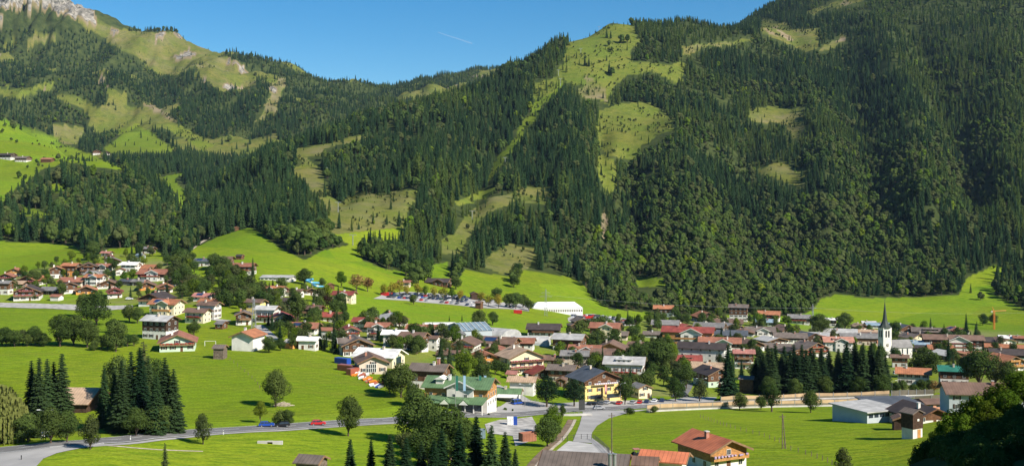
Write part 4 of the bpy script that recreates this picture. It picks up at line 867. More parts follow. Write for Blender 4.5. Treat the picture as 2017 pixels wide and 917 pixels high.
 ('house',1519,663,679,66,'G','paleg',W_,'tb','white house with light grey wide gable roof behind garden trees'),
 ('house',1547,640,656,42,'G','brown',W_,'t','brown gabled house in the rear row left of the large dark tree'),
 ('house',1556,655,676,62,'E','greyb',W_,'t','grey brown eaves-on roof in the middle of the rear village'),
 ('chalet',1592,654,675,46,'G','slate',W_,'T','slate roofed dark chalet near the long flat roofs'),
 ('house',1204,672,702,70,'G','brown',C_,'thr','brown gabled chalet with honey wood balconies and red flowers'),
 ('house',1180,686,713,62,'E','brown',B_,'t','house with plain brown roof in front of the honey wood chalet'),
 ('house',1231,702,746,78,'E','paleg',W_,'Dr','white house with shining light grey roof, long dormer and red flowers'),
 ('hotel',1172,725,788,106,'G','slate','plaster_yellow','t','yellow inn with dark blue grey roof and a flag on the front'),
 ('house',1262,755,784,38,'G','grey',C_,'','small cream pavilion with grey gable right of the yellow inn'),
 ('house',1465,688,726,40,'E','pink',W_,'tb','house with faded red roof right of the tallest spruce'),
 ('shop',1395,713,742,62,'E','tan',B_,'','long low building with tan brown roof left of the tallest spruce'),
 ('house',1402,722,762,60,'G','dark',Gn,'t','dark gabled house with green ground floor beside the tallest spruce'),
 ('barn',1471,740,774,34,'E','greyb',W_,'TW','red brown wooden barn with grey roof right of the tallest spruce'),
 ('hotel',1594,672,702,84,'G','greyb',W_,'tbr','broad grey brown gable roofed guesthouse above the spruce row'),
 ('house',1712,649,665,46,'E','tan',W_,'t','orange tan roofed house directly left of the church tower'),
 ('house',1720,654,674,44,'E','brown',B_,'','greyish brown roof adjoining the church tower on its left'),
 ('house',1779,638,657,60,'G','slate',W_,'tb','slate roofed chalet directly right of the church spire'),
 ('house',1728,635,646,44,'E','blue',W_,'','pale blue roofed house behind the church spire'),
 ('hotel',1832,645,663,68,'E','greyb',W_,'tD','long dark brown roofed house with roof dormer behind the church'),
 ('house',1884,644,658,36,'G','rust',W_,'tS','rust roofed house with a small solar panel left of the single spruce'),
 ('house',1820,654,671,42,'G','dark',W_,'','dark roofed house with a bright white gable right of the church'),
 ('house',1795,656,675,36,'G','greyb',C_,'','cream gabled house touching the church nave'),
 ('hotel',1876,659,692,110,'E','brown',W_,'tXr','big brown roofed hotel with red flower balconies on the right'),
 ('house',1972,677,691,84,'E','orange',B_,'t','long low orange tan roof at the right end of the village'),
 ('house',1989,687,711,74,'E','dark',W_,'tc','long dark maroon brown roof with a pale chimney at the right edge'),
 ('house',1979,698,731,54,'G','orange',W_,'thb','orange roofed house with a little roof dormer near the right edge'),
 ('house',1974,665,679,36,'G','brown',W_,'','brown gabled white house in the rear row at right'),
 ('house',1988,660,675,38,'E','white',W_,'','white roofed long house in the rear row near the right edge'),
 ('house',2010,661,676,26,'E','rust',B_,'t','brown red house cut by the right edge in the rear row'),
 ('chalet',1752,671,696,44,'E','orange',W_,'htXr','red orange roofed honey wood chalet in front of the church'),
 ('house',1866,690,708,66,'G','paleg',W_,'T','pale grey roofed dark barn like house left of the dark leafy tree'),
 ('house',1852,679,694,46,'E','orange',W_,'t','small orange brown roof left of the big flower hotel'),
 ('house',1807,670,692,42,'E','blue',W_,'','pale blue grey roofed white house right of the honey wood chalet'),
 ('house',1828,675,693,56,'E','dark',B_,'t','dark grey brown roofed house right of the pale blue roof'),
 ('chalet',1772,698,723,32,'E','brown',W_,'t','small brown roofed dark chalet right of the spruce row'),
 ('house',1799,724,758,66,'E','orange',W_,'c','white house with orange brown roof and white chimney above the barrier'),
 ('house',1878,720,759,60,'E','teal',W_,'t','house with a teal green metal roof beside the dark leafy tree'),
 ('house',1650,663,692,56,'E','salmon',W_,'XD','salmon roofed house with many roof windows behind the spruce row'),
 ('house',1655,647,665,62,'E','paleg',B_,'','long pale grey roof in the middle of the rear right village'),
 ('house',1692,656,678,72,'E','grey',B_,'t','grey roofed long house between the salmon roof and the church'),
 ('house',1606,654,672,52,'E','paleg',W_,'t','light grey low roof left of the salmon roofed house'),
 ('house',1622,661,679,42,'G','rust',W_,'T','brown red gabled house behind the salmon roof'),
 ('house',1637,626,643,22,'E','white',W_,'t','small house with a white roof right of the large dark tree'),
 ('house',1693,637,651,26,'G','tan',W_,'t','small pinkish tan roofed house left behind the church spire'),
 ('house',1711,632,642,26,'E','paleg',W_,'','narrow white flat looking house far behind the church spire'),
 ('house',1580,696,714,26,'E','orange',W_,'','small orange roof peeking out left of the spruce row'),
 ('house',1936,754,808,160,'E','brown',GY,'c','large pale house with brown roof and white porch gable in the right foreground'),
 ('house',1812,796,834,92,'G','dark',W_,'tr','dark brown roofed white house with flower balcony beside the wooden tower'),
 ('shed',1772,828,846,36,'G','brown',W_,'TW','low open shed roof at the foot of the wooden tower'),
 ('chalet',160,764,812,78,'E','tan',W_,'TW','brown timber house with tan metal roof between the spruces at left'),
 ('shed',1030,741,777,56,'E','tan',W_,'W','low white annex with flat looking tan roof by the village lane'),
 ('house',1010,734,748,26,'E','pink',C_,'','small pink brown roofed kiosk house behind the tan roofed annex'),
 ('house',701,663,703,70,'G','greyb',W_,'tX','white gabled house with grey brown roof at the meadow corner'),
 ('hall',748,686,722,92,'E','white',C_,'','long hall with a big white roof and cream gable end with green window'),
 ('workshop',730,697,736,66,'G','brown',B_,'','beige workshop with brown roof and a large glazed front above the scrap yard'),
 ('house',402,509,524,36,'E','slate',W_,'S','slate grey roofed house with solar panels on the slope edge'),
 ('chalet',446,505,521,30,'E','brown',W_,'Tr','brown chalet alone on the meadow slope above the village'),
 ('barn',473,503,511,16,'E','dark',W_,'TW','tiny dark barn right above the lone brown chalet'),
 ('hotel',482,518,541,44,'E','rust',W_,'tr','white house with red balconies beside the single spruce on the slope'),
 ('hut',652,563,569,14,'G','orange',W_,'TW','tiny red roofed hut near the autumn coloured trees'),
 ('farmhouse',12,302,314,42,'E','dark',W_,'t','dark farmhouse at the left edge high on the bright green slope'),
 ('farmhouse',46,308,319,28,'E','greyb',W_,'t','grey brown farmhouse in the middle of the high slope farm'),
 ('barn',94,311,320,24,'E','rust',W_,'TW','reddish long barn right on the high green slope'),
 ('farmhouse',191,296,305,15,'G','rust',W_,'t','small farmhouse on the ridge below the far alp, the left one'),
 ('farmhouse',211,298,306,12,'G','brown',W_,'t','smallest farmhouse on the ridge below the far alp, the right one'),
 ('hut',466,447,454,11,'G','red',W_,'TW','tiny red roofed hut at the top of the smooth meadow hill'),
 ('barn',865,548,563,48,'E','dark',W_,'TX','big dark brown barn behind the yellowing trees of the car park'),
 ('house',797,552,564,26,'E','rust',B_,'','low reddish building behind the yellow trees left of the dark barn'),
 ('hut',934,575,590,18,'G','dark',W_,'TW','black gabled hut at the right end of the tree lined car park'),
 ('hut',944,593,608,14,'E','brown',W_,'TW','small brown wooden hut in front of the car park'),
 ('barn',434,679,707,27,'E','greyb',W_,'gTW','grey weathered hay barn standing free on the big meadow'),
 ('hut',614,906,935,62,'E','wgrey' if False else 'greyb',W_,'gTW','weathered shingle hut roof cut by the bottom edge of the photo'),
 ('garage',1155,892,945,175,'E','greyb',W_,'Wn','long ribbed brown grey roof cut by the bottom edge beside the telegraph pole'),
 ('chalet',1402,856,925,142,'G','tile',W_,'thv','red tiled chalet with violet flower balcony in the bottom foreground'),
 ('annex',1310,889,940,92,'E','tile',W_,'hWn','red tiled low annex left of the foreground chalet'),
 ('annex',1272,900,945,60,'E','brown',W_,'Wn','smaller brown roofed lean-to left of the red tiled annex'),

 ('house',1262,673,688,46,'E','brown',W_,'t','brown roofed house half hidden by trees above the light grey dormer roof'),
 ('house',1290,652,665,44,'E','greyb',W_,'t','grey brown roof left of the big red roofed hotel'),
 ('house',1215,652,668,44,'E','greyb',B_,'t','grey brown roof below the cream house with rust roof'),
 ('house',1530,676,693,52,'E','greyb',W_,'t','grey brown eaves-on roof above the left end of the spruce row'),
 ('house',1560,684,700,50,'G','dark',W_,'t','dark gabled house directly above the spruce row'),
 ('house',1640,674,690,48,'E','brown',W_,'t','brown roof wedged in below the salmon roofed house'),
 ('house',1466,648,662,40,'G','brown',W_,'t','brown gabled house beside the slate eaves-on roof'),
 ('house',1928,663,680,50,'E','dark',W_,'t','dark roofed house between the single spruce and the right edge'),
 ('house',1908,691,707,46,'E','rust',W_,'t','rust roofed house below the big flower hotel'),
 ('house',1090,700,717,44,'E','brown',B_,'t','brown roof right of the cream flower guesthouse'),
 ('house',884,691,707,44,'E','brown',W_,'t','brown roofed house behind the tall dark spruces'),
 ('house',972,681,697,40,'G','rust',W_,'t','rust gabled house between the vivid orange roof and the dark timber chalet'),
]
YAW = {'pale green and white chalet':14,'brown roof and a large glazed':16,'big white roof and cream gable':20,'grey brown roof at the meadow corner':16,'red tiled chalet with violet':27, 'tan metal roof between':4, 'yellow inn':24, 'hay barn standing':4}
GREY_UP = {}
for h in HOUSES:
    yw = next((v for k, v in YAW.items() if k in h[9]), None)
    house(*h, yaw=yw, **({'timber':.78} if 'yellow inn' in h[9] else {'w':15} if 'tan metal roof' in h[9] else {'w':9.8,'l':12} if 'violet flower balcony' in h[9] else {}))
# parts that single houses add
def find(s): return next(o for o in S.objects if o.get('label') and s in o['label'])
t = find('two brick chimneys')
r = next(c for c in t.children if c.name.startswith('roof')); w, l, e, rz_ = t['_dims']
g = MB(); g.box(-.6,.4,-l*.30,-l*.30+1,e,rz_+2.2,0); g.box(-.75,.55,-l*.30-.15,-l*.30+1.15,rz_+2.2,rz_+2.4,1); g.build('chimney', [M('brick'), M('concrete')], r)
t = find('yellow inn'); w, l, e, rz_ = t['_dims']
g = MB(); g.box(-w*.36,-w*.08,-l/2-.12,-l/2-.02,.8,2.4,0); g.build('shop_window', M('glass'), t); g = MB(); g.box(w*.08,w*.40,-l/2-.12,-l/2-.02,.8,2.4,0); g.build('shop_window', M('glass'), t)
g = MB(); g.box(-.5,-.15,-l/2-1.6,-l/2-1.5,2.6,6.4,0); g.box(-.15,.2,-l/2-1.6,-l/2-1.5,2.6,6.4,1); g.box(.2,.5,-l/2-1.6,-l/2-1.5,2.6,6.4,0); g.build('flag', [carmat('red'), M('trim_white')], t)
g = MB(); x = -w*.30
k = 0
while x < w*.3:
    g.box(x,x+.5,-l/2-1.7,-l/2-1.2,6.7,7.2,k%2); x += .5; k += 1
g.build('awning', [M('trim_white'), M('flowers_violet')], t)
t = find('brown roof and a large glazed front'); w, l, e, rz_ = t['_dims']
g = MB(); g.box(-w*.25,w*.12,-l/2-.15,-l/2-.05,.7,3.9,0)
for i in range(5):
    for j in range(2): x = -w*.25+.12+i*(w*.37-.1)/5; g.box(x,x+w*.37/5-.2,-l/2-.18,-l/2-.14,.8+j*1.55,2.2+j*1.55,1)
g.build('workshop_window', [M('trim_white'), M('glass')], t)
t = find('big white roof and cream gable'); w, l, e, rz_ = t['_dims']
g = MB(); g.box(-w*.2,w*.2,-l/2-.12,-l/2-.03,1,e-.4,0)
for i in range(4): x = -w*.2+i*w*.1+.1; g.box(x,x+w*.1-.2,-l/2-.17,-l/2-.11,1.2,e-.6,1)
g.build('green_window', [M('roof_teal'), M('glass')], t)
# ---------------------------------------------------------------- church
p = pick(1746, 704); sY = p.y; m_ = sY/FX; z0 = p.z; tw = 18.5*m_; zE = CAMZ+(YH-645)*m_-z0; zT = CAMZ+(YH-594)*m_-z0
t = thing('church', 'white church with tall dark needle spire rising over the right village', 'church', (p.x, p.y+tw/2, z0), math.radians(14))
g = MB(); h = tw/2; g.box(-h,h,-h,h,-3,zE); tower = g.build('tower', M('plaster_white'), t)
g = MB(); sl = zT-zE
lv = [(1.12,0),(.86,.10),(.52,.24),(.40,.34),(.22,.66),(.03,1.0)]; vs = []
for s_, f in lv:
    for k in range(8):
        a = math.pi/8+k*math.pi/4; q = h*s_*(1.30 if f < .05 else 1.08); vs.append((q*math.cos(a)*(1.0), q*math.sin(a), zE+sl*f))
g.add(vs, [(i*8+k, i*8+(k+1)%8, (i+1)*8+(k+1)%8, (i+1)*8+k) for i in range(5) for k in range(8)]+[tuple(range(7,-1,-1))])
mat('spire_dark', (0.045,0.055,0.045), .7, .2, .8); sp_ = g.build('spire', M('spire_dark'), t)
g = MB(); g.box(-.07,.07,-.07,.07,zT-.3,zT+1.6); g.box(-.5,.5,-.06,.06,zT+.8,zT+.95); g.build('cross', M('metal_dark'), sp_)
for r_ in (0, -math.pi/2):
    g = MB(); zc = zE*.42; g.cyl((0,-h-.06,zc),(0,-h+.02,zc),tw*.17,n=20); c_ = g.build('clock', M('barrier_glass'), tower); c_.rotation_euler = (0,0,r_)
    g = MB(); g.box(-.07,.07,-h-.10,-h-.065,zc,zc+tw*.14); g.box(0,tw*.11,-h-.10,-h-.065,zc-.06,zc+.07); hd = g.build('clock_hand', M('paint_white'), c_)
    for s_ in (-1, 1):
        g = MB(); g.box(s_*tw*.16-tw*.09,s_*tw*.16+tw*.09,-h-.05,-h+.02,zE*.68,zE*.88); g.cyl((s_*tw*.16,-h-.051,zE*.88),(s_*tw*.16,-h+.019,zE*.88),tw*.09,n=12); b_ = g.build('belfry_window', M('dark_opening'), tower); b_.rotation_euler = (0,0,r_)
g = MB(); nw, nl = tw*1.3, tw*2.4; ne = zE*.34; nr = nw/2*1.05
g.prismx([(-nw/2,-3),(-nw/2,ne),(0,ne+nr),(nw/2,ne),(nw/2,-3)][::-1], h+.02, h+nl); nav = g.build('nave', M('plaster_white'), t)
g = MB(); g.prismx([(-nw/2-.5,ne-.4),(0,ne+nr+.1),(0,ne+nr+.35),(-nw/2-.5,ne-.1)][::-1], h+.05, h+nl+.5); g.prismx([(0,ne+nr+.1),(nw/2+.5,ne-.4),(nw/2+.5,ne-.1),(0,ne+nr+.35)][::-1], h+.05, h+nl+.5); g.build('nave_roof', M('roof_grey'), nav)
for i in range(3):
    g = MB(); x = h+nl*(.25+.25*i); g.box(x-.5,x+.5,-nw/2-.04,-nw/2+.03,ne*.3,ne*.85); g.build('arched_window', M('glass'), nav)
# ---------------------------------------------------------------- green roofed inn by the road
t = house('hotel', 908, 742, 803, 140, 'E', 'green', W_, 'tXhr', 'large inn with bright green roofs, gable balcony and glazed arcade by the main road', yaw=14)
w, l, e, rz_ = t['_dims']; g = MB(); x0 = -w/2-6.5
g.prism([(x0-.8,2.7),(-w/2-.05,4.0),(-w/2-.05,4.2),(x0-.8,2.9)], -l*.52, l*.45); ar = g.build('arcade_roof', M('roof_green'), t)
g = MB(); g.box(x0+.2,x0+.3,-l*.50,l*.43,.4,2.6); g.build('arcade_glass', M('glass'), t)
for i in range(8):
    g = MB(); y = -l*.50+i*l*.93/7; g.box(x0,x0+.35,y-.17,y+.17,-1,2.85); g.build('column', M('plaster_white'), t)
for y in (-l*.22, l*.08):
    g = MB(); g.prismx([(y-1.9,2.9),(y,4.5),(y+1.9,2.9)][::-1], x0-1.1, x0+2.2); g.build('arcade_gable', M('roof_green'), t)
    g = MB(); g.prismx([(y-1.6,2.6),(y,4.1),(y+1.6,2.6)][::-1], x0-1.16, x0-1.11); g.build('gable_board', M('trim_white'), t)
r = next(c for c in t.children if c.name.startswith('roof'))
g = MB(); g.box(-w*.40,-w*.1,l*.22,l*.34,e,e+2.6); g.prismx([(l*.19,e+2.4),(l*.28,e+3.4),(l*.37,e+2.4)][::-1],-w*.44,-w*.02); g.build('dormer', M('plaster_white'), r)
# lower green roofed wing to the right with white awning
house('annex', 1003, 765, 789, 50, 'E', 'green', W_, 'W', 'low green roofed terrace wing with white awning right of the big green inn', yaw=8)
t = find('low green roofed terrace'); w2, l2, e2, _ = t['_dims']; g = MB(); g.prism([(-w2/2-4.5,2.0),(-w2/2,2.8),(-w2/2,2.9),(-w2/2-4.5,2.1)], -l2*.5, l2*.5); g.build('awning', M('trim_white'), t)
# ---------------------------------------------------------------- halls, tent, pool, grey works
def hall(name, label, cat, px, yt, yb, wpx, dep, yaw, roof, wall, barrel=False, hip=False, win=6, pitch=None, ymin=0):
    p = pick(px, yb, ymin); Y = p.y; L = wpx*Y/FX; Yc = Y+dep/2; H = max(3.2, (YH-yt)*Yc/FX+CAMZ-p.z); t = thing(name, label, cat, ((px-CX)/FX*Yc, Yc, p.z), math.radians(yaw)); e = H*.62
    g = MB(); g.box(-L/2,L/2,-dep/2,dep/2,-3,e if not barrel else .4); g.build('wall', M(wall), t); g = MB()
    if barrel:
        N_ = 14; g.prismx([(-dep/2*math.cos(math.pi*i/N_), .4+(H-.4)*math.sin(math.pi*i/N_)) for i in range(N_+1)][::-1], -L/2, L/2)
    elif hip:
        q = dep*.5; g.add([(-L/2-.6,-dep/2-.6,e),(L/2+.6,-dep/2-.6,e),(L/2+.6,dep/2+.6,e),(-L/2-.6,dep/2+.6,e),(-L/2+q,0,H),(L/2-q,0,H)], [(0,1,5,4),(1,2,5),(2,3,4,5),(3,0,4),(0,3,2,1)])
    else: g.prismx([(-dep/2-.5,e),(0,H),(dep/2+.5,e)][::-1], -L/2-.5, L/2+.5)
    g.build('roof', M(roof), t)
    for i in range(win): g = MB(); x = -L/2+(i+.5)*L/win; g.box(x-L/win*.3,x+L/win*.3,-dep/2-.05,-dep/2+.02,1,max(1.6,e*.75)); g.build('window', M('glass'), t)
    return t, L, e, H
hall('hall', 'low house with a wide grey hipped roof below the glasshouse', 'house', 877, 650, 668, 74, 18, 10, 'roof_grey', B_, hip=True, win=5)
hall('hall', 'white flat hall behind the rust roofed houses at the meadow edge', 'hall', 866, 635, 648, 56, 14, 5, 'roof_white', W_, win=4)
t, L, e, H = hall('greenhouse', 'large pale grey glasshouse with a turquoise framed gable front', 'greenhouse', 925, 634, 668, 62, 30, 18, 'roof_blue', 'plaster_grey', win=0)
for k in range(7):
    g = MB(); x = -L/2+k*L/6; g.prismx([(-15.4,e+.02),(-15.4,e+.3),(0,H+.3),(0,H+.02)], x-.12, x+.12); g.build('roof_bar', M('trim_white'), t)
g = MB(); g.prismx([(-15.6,e),(0,H),(15.6,e),(15.6,e-.4),(0,H-.5),(-15.6,e-.4)], L/2+.6, L/2+.7); g.build('turquoise_edge', M('roof_teal'), t)
hall('tunnel', 'long pale grey tunnel shaped tennis hall sloping down right of the glasshouse', 'hall', 985, 646, 668, 56, 20, -35, 'roof_paleg', GY, barrel=True, win=0)
hall('tunnel', 'low curved grey tunnel roof lying in front of the dark timber chalet', 'hall', 1045, 661, 678, 76, 12, -12, 'roof_paleg', GY, barrel=True, win=0)
hall('pool_building', 'low flat pale pool building with terraces on the slope', 'pool building', 548, 541, 553, 60, 14, -6, 'roof_paleg', W_, hip=False, win=7)
hall('barn', 'low red brown long building under the noise barrier', 'building', 1836, 790, 806, 50, 10, 6, 'roof_brown', 'plaster_salmon', win=3)
p = pick(1100, 617); Y = p.y; L = 100*Y/FX; dep = 24; H = (YH-595)*(Y+dep/2)/FX+CAMZ-p.z; t = thing('festival_tent', 'long white festival tent at the foot of the forest slope', 'tent', ((1095-CX)/FX*(Y+17), Y+17, p.z), math.radians(4)); e = H*.5
g = MB(); g.box(-L/2,L/2,-dep/2,dep/2,-2,e); g.build('tent_wall', M('tent_white'), t); g = MB(); q = 5
g.add([(-L/2-.3,-dep/2-.3,e),(L/2+.3,-dep/2-.3,e),(L/2+.3,dep/2+.3,e),(-L/2-.3,dep/2+.3,e),(-L/2+q,0,H),(L/2-q,0,H)], [(0,1,5,4),(1,2,5),(2,3,4,5),(3,0,4),(0,3,2,1)]); g.build('tent_roof', M('tent_white'), t)
for i in range(22): g = MB(); x = -L/2+(i+.5)*L/22; g.box(x-.5,x+.5,-dep/2-.05,-dep/2+.02,.8,e*.7); g.build('tent_window', M('barrier_glass'), t)
def flatbox(name, label, cat, px, yt, yb, wpx, dep, yaw, wall, roof, slope=0, rows=((.4,.75),)):
    p = pick(px, yb); Y = p.y; L = wpx*Y/FX; H = (YH-yt)*(Y+dep/2)/FX+CAMZ-p.z; H = max(3, H); Yc = Y+dep/2
    t = thing(name, label, cat, ((px-CX)/FX*Yc, Yc, p.z), math.radians(yaw)); g = MB(); g.box(-L/2,L/2,-dep/2,dep/2,-3,H-.5); g.build('wall', M(wall), t)
    g = MB(); g.prismx([(-dep/2-1.2,H-.45-slope),(dep/2+.8,H-.4),(dep/2+.8,H-.05),(-dep/2-1.2,H-.1-slope)][::-1] if not slope else [(-dep/2-1.2,H-.45),(dep/2+.8,H-.45),(dep/2+.8,H+.02),(-dep/2-1.2,H-.1)][::-1], -L/2-1, L/2+1); g.build('roof', M(roof), t)
    for a_, b_ in rows:
        for i in range(6): g = MB(); x = -L/2+(i+.7)*L/6.4; g.box(x-L/6*.36,x+L/6*.36,-dep/2-.05,-dep/2+.03,H*a_,H*b_); g.build('window', M('glass'), t)
    g = MB(); g.box(L/2-.03,L/2+.06,-dep*.2,-dep*.05,0,2.3); g.build('door', M('plaster_salmon'), t); return t
flatbox('workshop', 'grey blue workshop with a flat pale metal roof at the field edge', 'workshop', 1707, 797, 832, 88, 16, 24, GY, 'roof_paleg', rows=((.45,.72),))
flatbox('office', 'taller grey office block with dark flat roof behind the flat metal roofed workshop', 'office', 1750, 786, 812, 96, 14, 4, GY, 'roof_slate', rows=((.3,.55),))
p = pick(1803, 863); mm_ = p.y/FX; w = 36*mm_; H = (YH-809)*mm_+CAMZ-p.z; t = thing('tower_hut', 'tall narrow hut with black timber top and white base in the right field', 'hut', (p.x, p.y+w/2, p.z), math.radians(30)); w *= .76
g = MB(); g.box(-w/2,w/2,-w/2,w/2,-2,H*.34); g.build('wall', M(W_), t); g = MB(); gable(g, w, w, H*.90, .42, H*.34, 0, .12, .12); g.build('timber_top', M('wood_dark'), t)
g = MB(); roof_slabs(g, w, w, H*.90, .42, .6, .5); g.build('roof', M('roof_greyb'), t); g = MB(); g.box(-.1,1.1,-w/2-.06,-w/2+.02,0,2.2); g.build('door', M('wood_honey'), t)
g = MB(); g.box(-.3,.4,-w/2-.2,-w/2-.1,H*.62,H*.70); g.build('window', M('trim_white'), t)
# market stand with yellow counter, water slide
p = pick(1239, 638); L = 34*p.y/FX; t = thing('market_stand', 'long market stand with red roof and orange yellow counter', 'stand', p); g = MB(); g.box(-L/2,L/2,-2,2,-1,1.4); g.build('counter', M('barrier_tan'), t); g = MB(); g.prismx([(-2.8,2.6),(0,3.4),(2.8,2.6)][::-1], -L/2-.5, L/2+.5); g.build('roof', M('roof_red'), t)
for x in (-L/2+.2, 0, L/2-.2): g = MB(); g.box(x-.1,x+.1,-1.9,-1.7,1.4,2.8); g.build('post', M('trim_white'), t)
p = pick(618, 566); t = thing('water_slide', 'bright blue winding water slide at the open air pool', 'water slide', p); g = MB(); L = []
for i in range(60): a = i/60*4.2*math.pi; L.append(Vector(((2.5+1.6*math.sin(i*.23))*math.cos(a)+i*.12-4, 3*math.sin(a), 5.5-i*.085)))
for a, b_ in zip(L, L[1:]): g.cyl(a, b_, .65, n=8)
g.build('chute', carmat('cyan'), t)
for i in range(0, 60, 12): g = MB(); g.cyl((L[i].x,L[i].y,-1), L[i], .15, n=6); g.build('support', M('metal_grey'), t)
# ---------------------------------------------------------------- cars
def carshape(L=4.3, Wd=1.75, H=1.45, van=False):
    b = MB(); h = Wd/2
    prof = [(-L/2,.35),(L/2,.35),(L/2,.70),(L*.30,.92),(-L*.46,.95),(-L/2,.75)]
    b.prismy = None; o = [(x, z) for x, z in prof]; n = len(o)
    b.add([(x,-h,z) for x,z in o]+[(x,h,z) for x,z in o], [tuple(range(n)), tuple(range(2*n-1,n-1,-1))]+[(i,i+n,(i+1)%n+n,(i+1)%n) for i in range(n)])
    x0, x1, x2, x3 = (-L*.46, -L*.38, L*.08, L*.27) if not van else (-L*.47, -L*.45, L*.22, L*.36); hz_ = H; q = h*.82
    g = MB(); g.add([(x0,-h+.06,.93),(x3,-h+.06,.91),(x3,h-.06,.91),(x0,h-.06,.93),(x1,-q,hz_-.06),(x2,-q,hz_-.06),(x2,q,hz_-.06),(x1,q,hz_-.06)], [(0,1,5,4),(1,2,6,5),(2,3,7,6),(3,0,4,7)])
    r = MB(); r.add([(x1,-q,hz_-.06),(x2,-q,hz_-.06),(x2,q,hz_-.06),(x1,q,hz_-.06),(x1+.1,-q+.08,hz_),(x2-.15,-q+.08,hz_),(x2-.15,q-.08,hz_),(x1+.1,q-.08,hz_)], [(4,5,6,7),(0,1,5,4),(1,2,6,5),(2,3,7,6),(3,0,4,7)])
    for s_ in (-1,1):
        for xa in (x1+.02, (x1+x2)/2, x2-.02): r.add([(xa-.05,s_*(q+.03),hz_-.08),(xa+.05,s_*(q+.03),hz_-.08),(xa+.05+(x3-x2)*(xa>x2-.1)*.9,s_*(h-.03),.94),(xa-.05+(x3-x2)*(xa>x2-.1)*.9,s_*(h-.03),.94)], [(0,1,2,3)])
    return b, g, r
SHP = carshape(); VAN = carshape(4.9, 1.85, 1.95, True); CARM = {}
def car(px, py, col, yaw, label, group=None, van=False, ymin=0, loc=None):
    p = loc or pick(px, py, ymin); sh = VAN if van else SHP; key = (col, van); L = 4.9 if van else 4.3
    t = thing('van' if van else 'car', label, 'van' if van else 'car', (p.x, p.y, zat(p.x,p.y)+.16), math.radians(yaw), group)
    if key not in CARM:
        w_ = MB(); w_.cyl((0,-.11,0),(0,.11,0),.33,n=14); w_.cyl((0,-.12,0),(0,-.11,0),.2,.17,n=10,mi=1)
        hl = MB(); hl.box(-.03,.03,-.16,.16,-.08,.08)
        CARM[key] = (sh[0].mesh('body', carmat(col)), sh[1].mesh('windows', M('glass')), sh[2].mesh('car_roof', carmat(col)), w_.mesh('wheel', [M('rubber'), M('metal_grey')]), hl.mesh('headlight', M('paint_white')))
    b, g, r, w_, hl = CARM[key]; bo = link('body', b, t); link('windows', g, t); link('roof', r, t)
    for x in (-L*.31, L*.31):
        for y in (-.80, .80): link('wheel', w_, t, (x,y,.33), 0 if y < 0 else math.pi)
    for y in (-.6, .6): link('headlight', hl, t, (L/2, y, .62))
    return t
yr = 16
car(525,840,'blue',12,'blue car leading the three cars on the main road',ymin=0)
car(556,840.5,'black',192,'black estate car close behind the blue one on the main road')
car(627,837,'red',10,'bright red car on the main road at the tall roadside tree')
car(1180,806,'silver',10,'silver grey car on the main road by the side road junction')
car(932,806,'silver',8,'light silver estate parked in front of the green inn')
car(1019,796,'blue',40,'dark blue van beside the terrace of the green inn',van=True)
for px, py, c_, d in ((1163,797,'black','black car at the left end of the row before the yellow inn'),(1174,797,'black','second black car in the row before the yellow inn'),(1185,796,'grey','dark grey car third in the row before the yellow inn'),(1196,795,'silver','silver car fourth in the row before the yellow inn'),
   (1220,796,'red','wine red car under the yellow inn flag mast'),(1247,795,'silver','pale silver car in front of the cream pavilion'),(1260,794,'red','bright red car right of the pale silver one'),(1274,793,'navy','dark blue car in front of the pavilion terrace'),(1289,792,'white','white car in the row before the pavilion'),(1304,791,'navy','navy car at the right end of the roadside row')):
    car(px, py, c_, random.uniform(60,80), d)
car(1345,781,'black',10,'black van parked at the village lane mouth',van=True); car(1345,756,'silver',70,'silver car on the village lane between trees')
car(396,602,'navy',60,'navy car between the houses left of the pink roof'); car(1180,668,'silver',20,'silver car beside the cream rust roofed house'); car(1171,667,'red',25,'small red car left of the silver one by the cream house')
car(255,590,'white',10,'white car on the gravel bank behind the round tree'); car(1768,737,'white',10,'white camper van between spruce row and small brown chalet',van=True)
FARC = {}
def farcar(px, py, lot):
    col = random.choices(['white','silver','black','grey','blue','red','navy','green'], [4,7,7,7,1,1.2,3,1])[0]
    if col not in FARC:
        g = MB()
        for k, s_ in enumerate(SHP): g.add(s_.v, s_.f, 1 if k == 1 else 0)
        FARC[col] = g.mesh('car', [carmat(col), M('glass')])
    p = pick(px, py); o = link('car', FARC[col], None, (p.x, p.y, p.z+.12), math.radians(random.choice((70,250))+random.uniform(-8,8)))
    tag(o, f'{col} car parked in the {lot}', 'car', f'{col} cars parked in the {lot}')
import bisect
def row(pts, step, lot, skip=.12):
    P = [pick(*q) for q in pts]
    for a, b_ in zip(P, P[1:]):
        n = max(1, int((b_-a).length/step))
        for i in range(n):
            if random.random() < skip: continue
            q = a+(b_-a)*(i/n); col = CX+FX*q.x/q.y; farcar(col, YH-(zat(q.x,q.y)-CAMZ)*FX/q.y, lot)
LOT1, LOT2 = 'tree lined car park behind the green', 'right car park next to the white tent'
for a, b_ in ((580,590),(583,594),(587,598)): row([(765,a-1),(830,a),(885,a+5),(935,b_)], 3.0, LOT1)
row([(880,581),(930,588),(985,596)], 3.0, LOT1); row([(830,592),(900,599),(950,605)], 3.4, LOT1, .4); row([(990,603),(1035,608)], 3, LOT1)
for y in (623,627,631,636): row([(1128,y-1),(1180,y),(1235,y+4)], 3.2, LOT2)
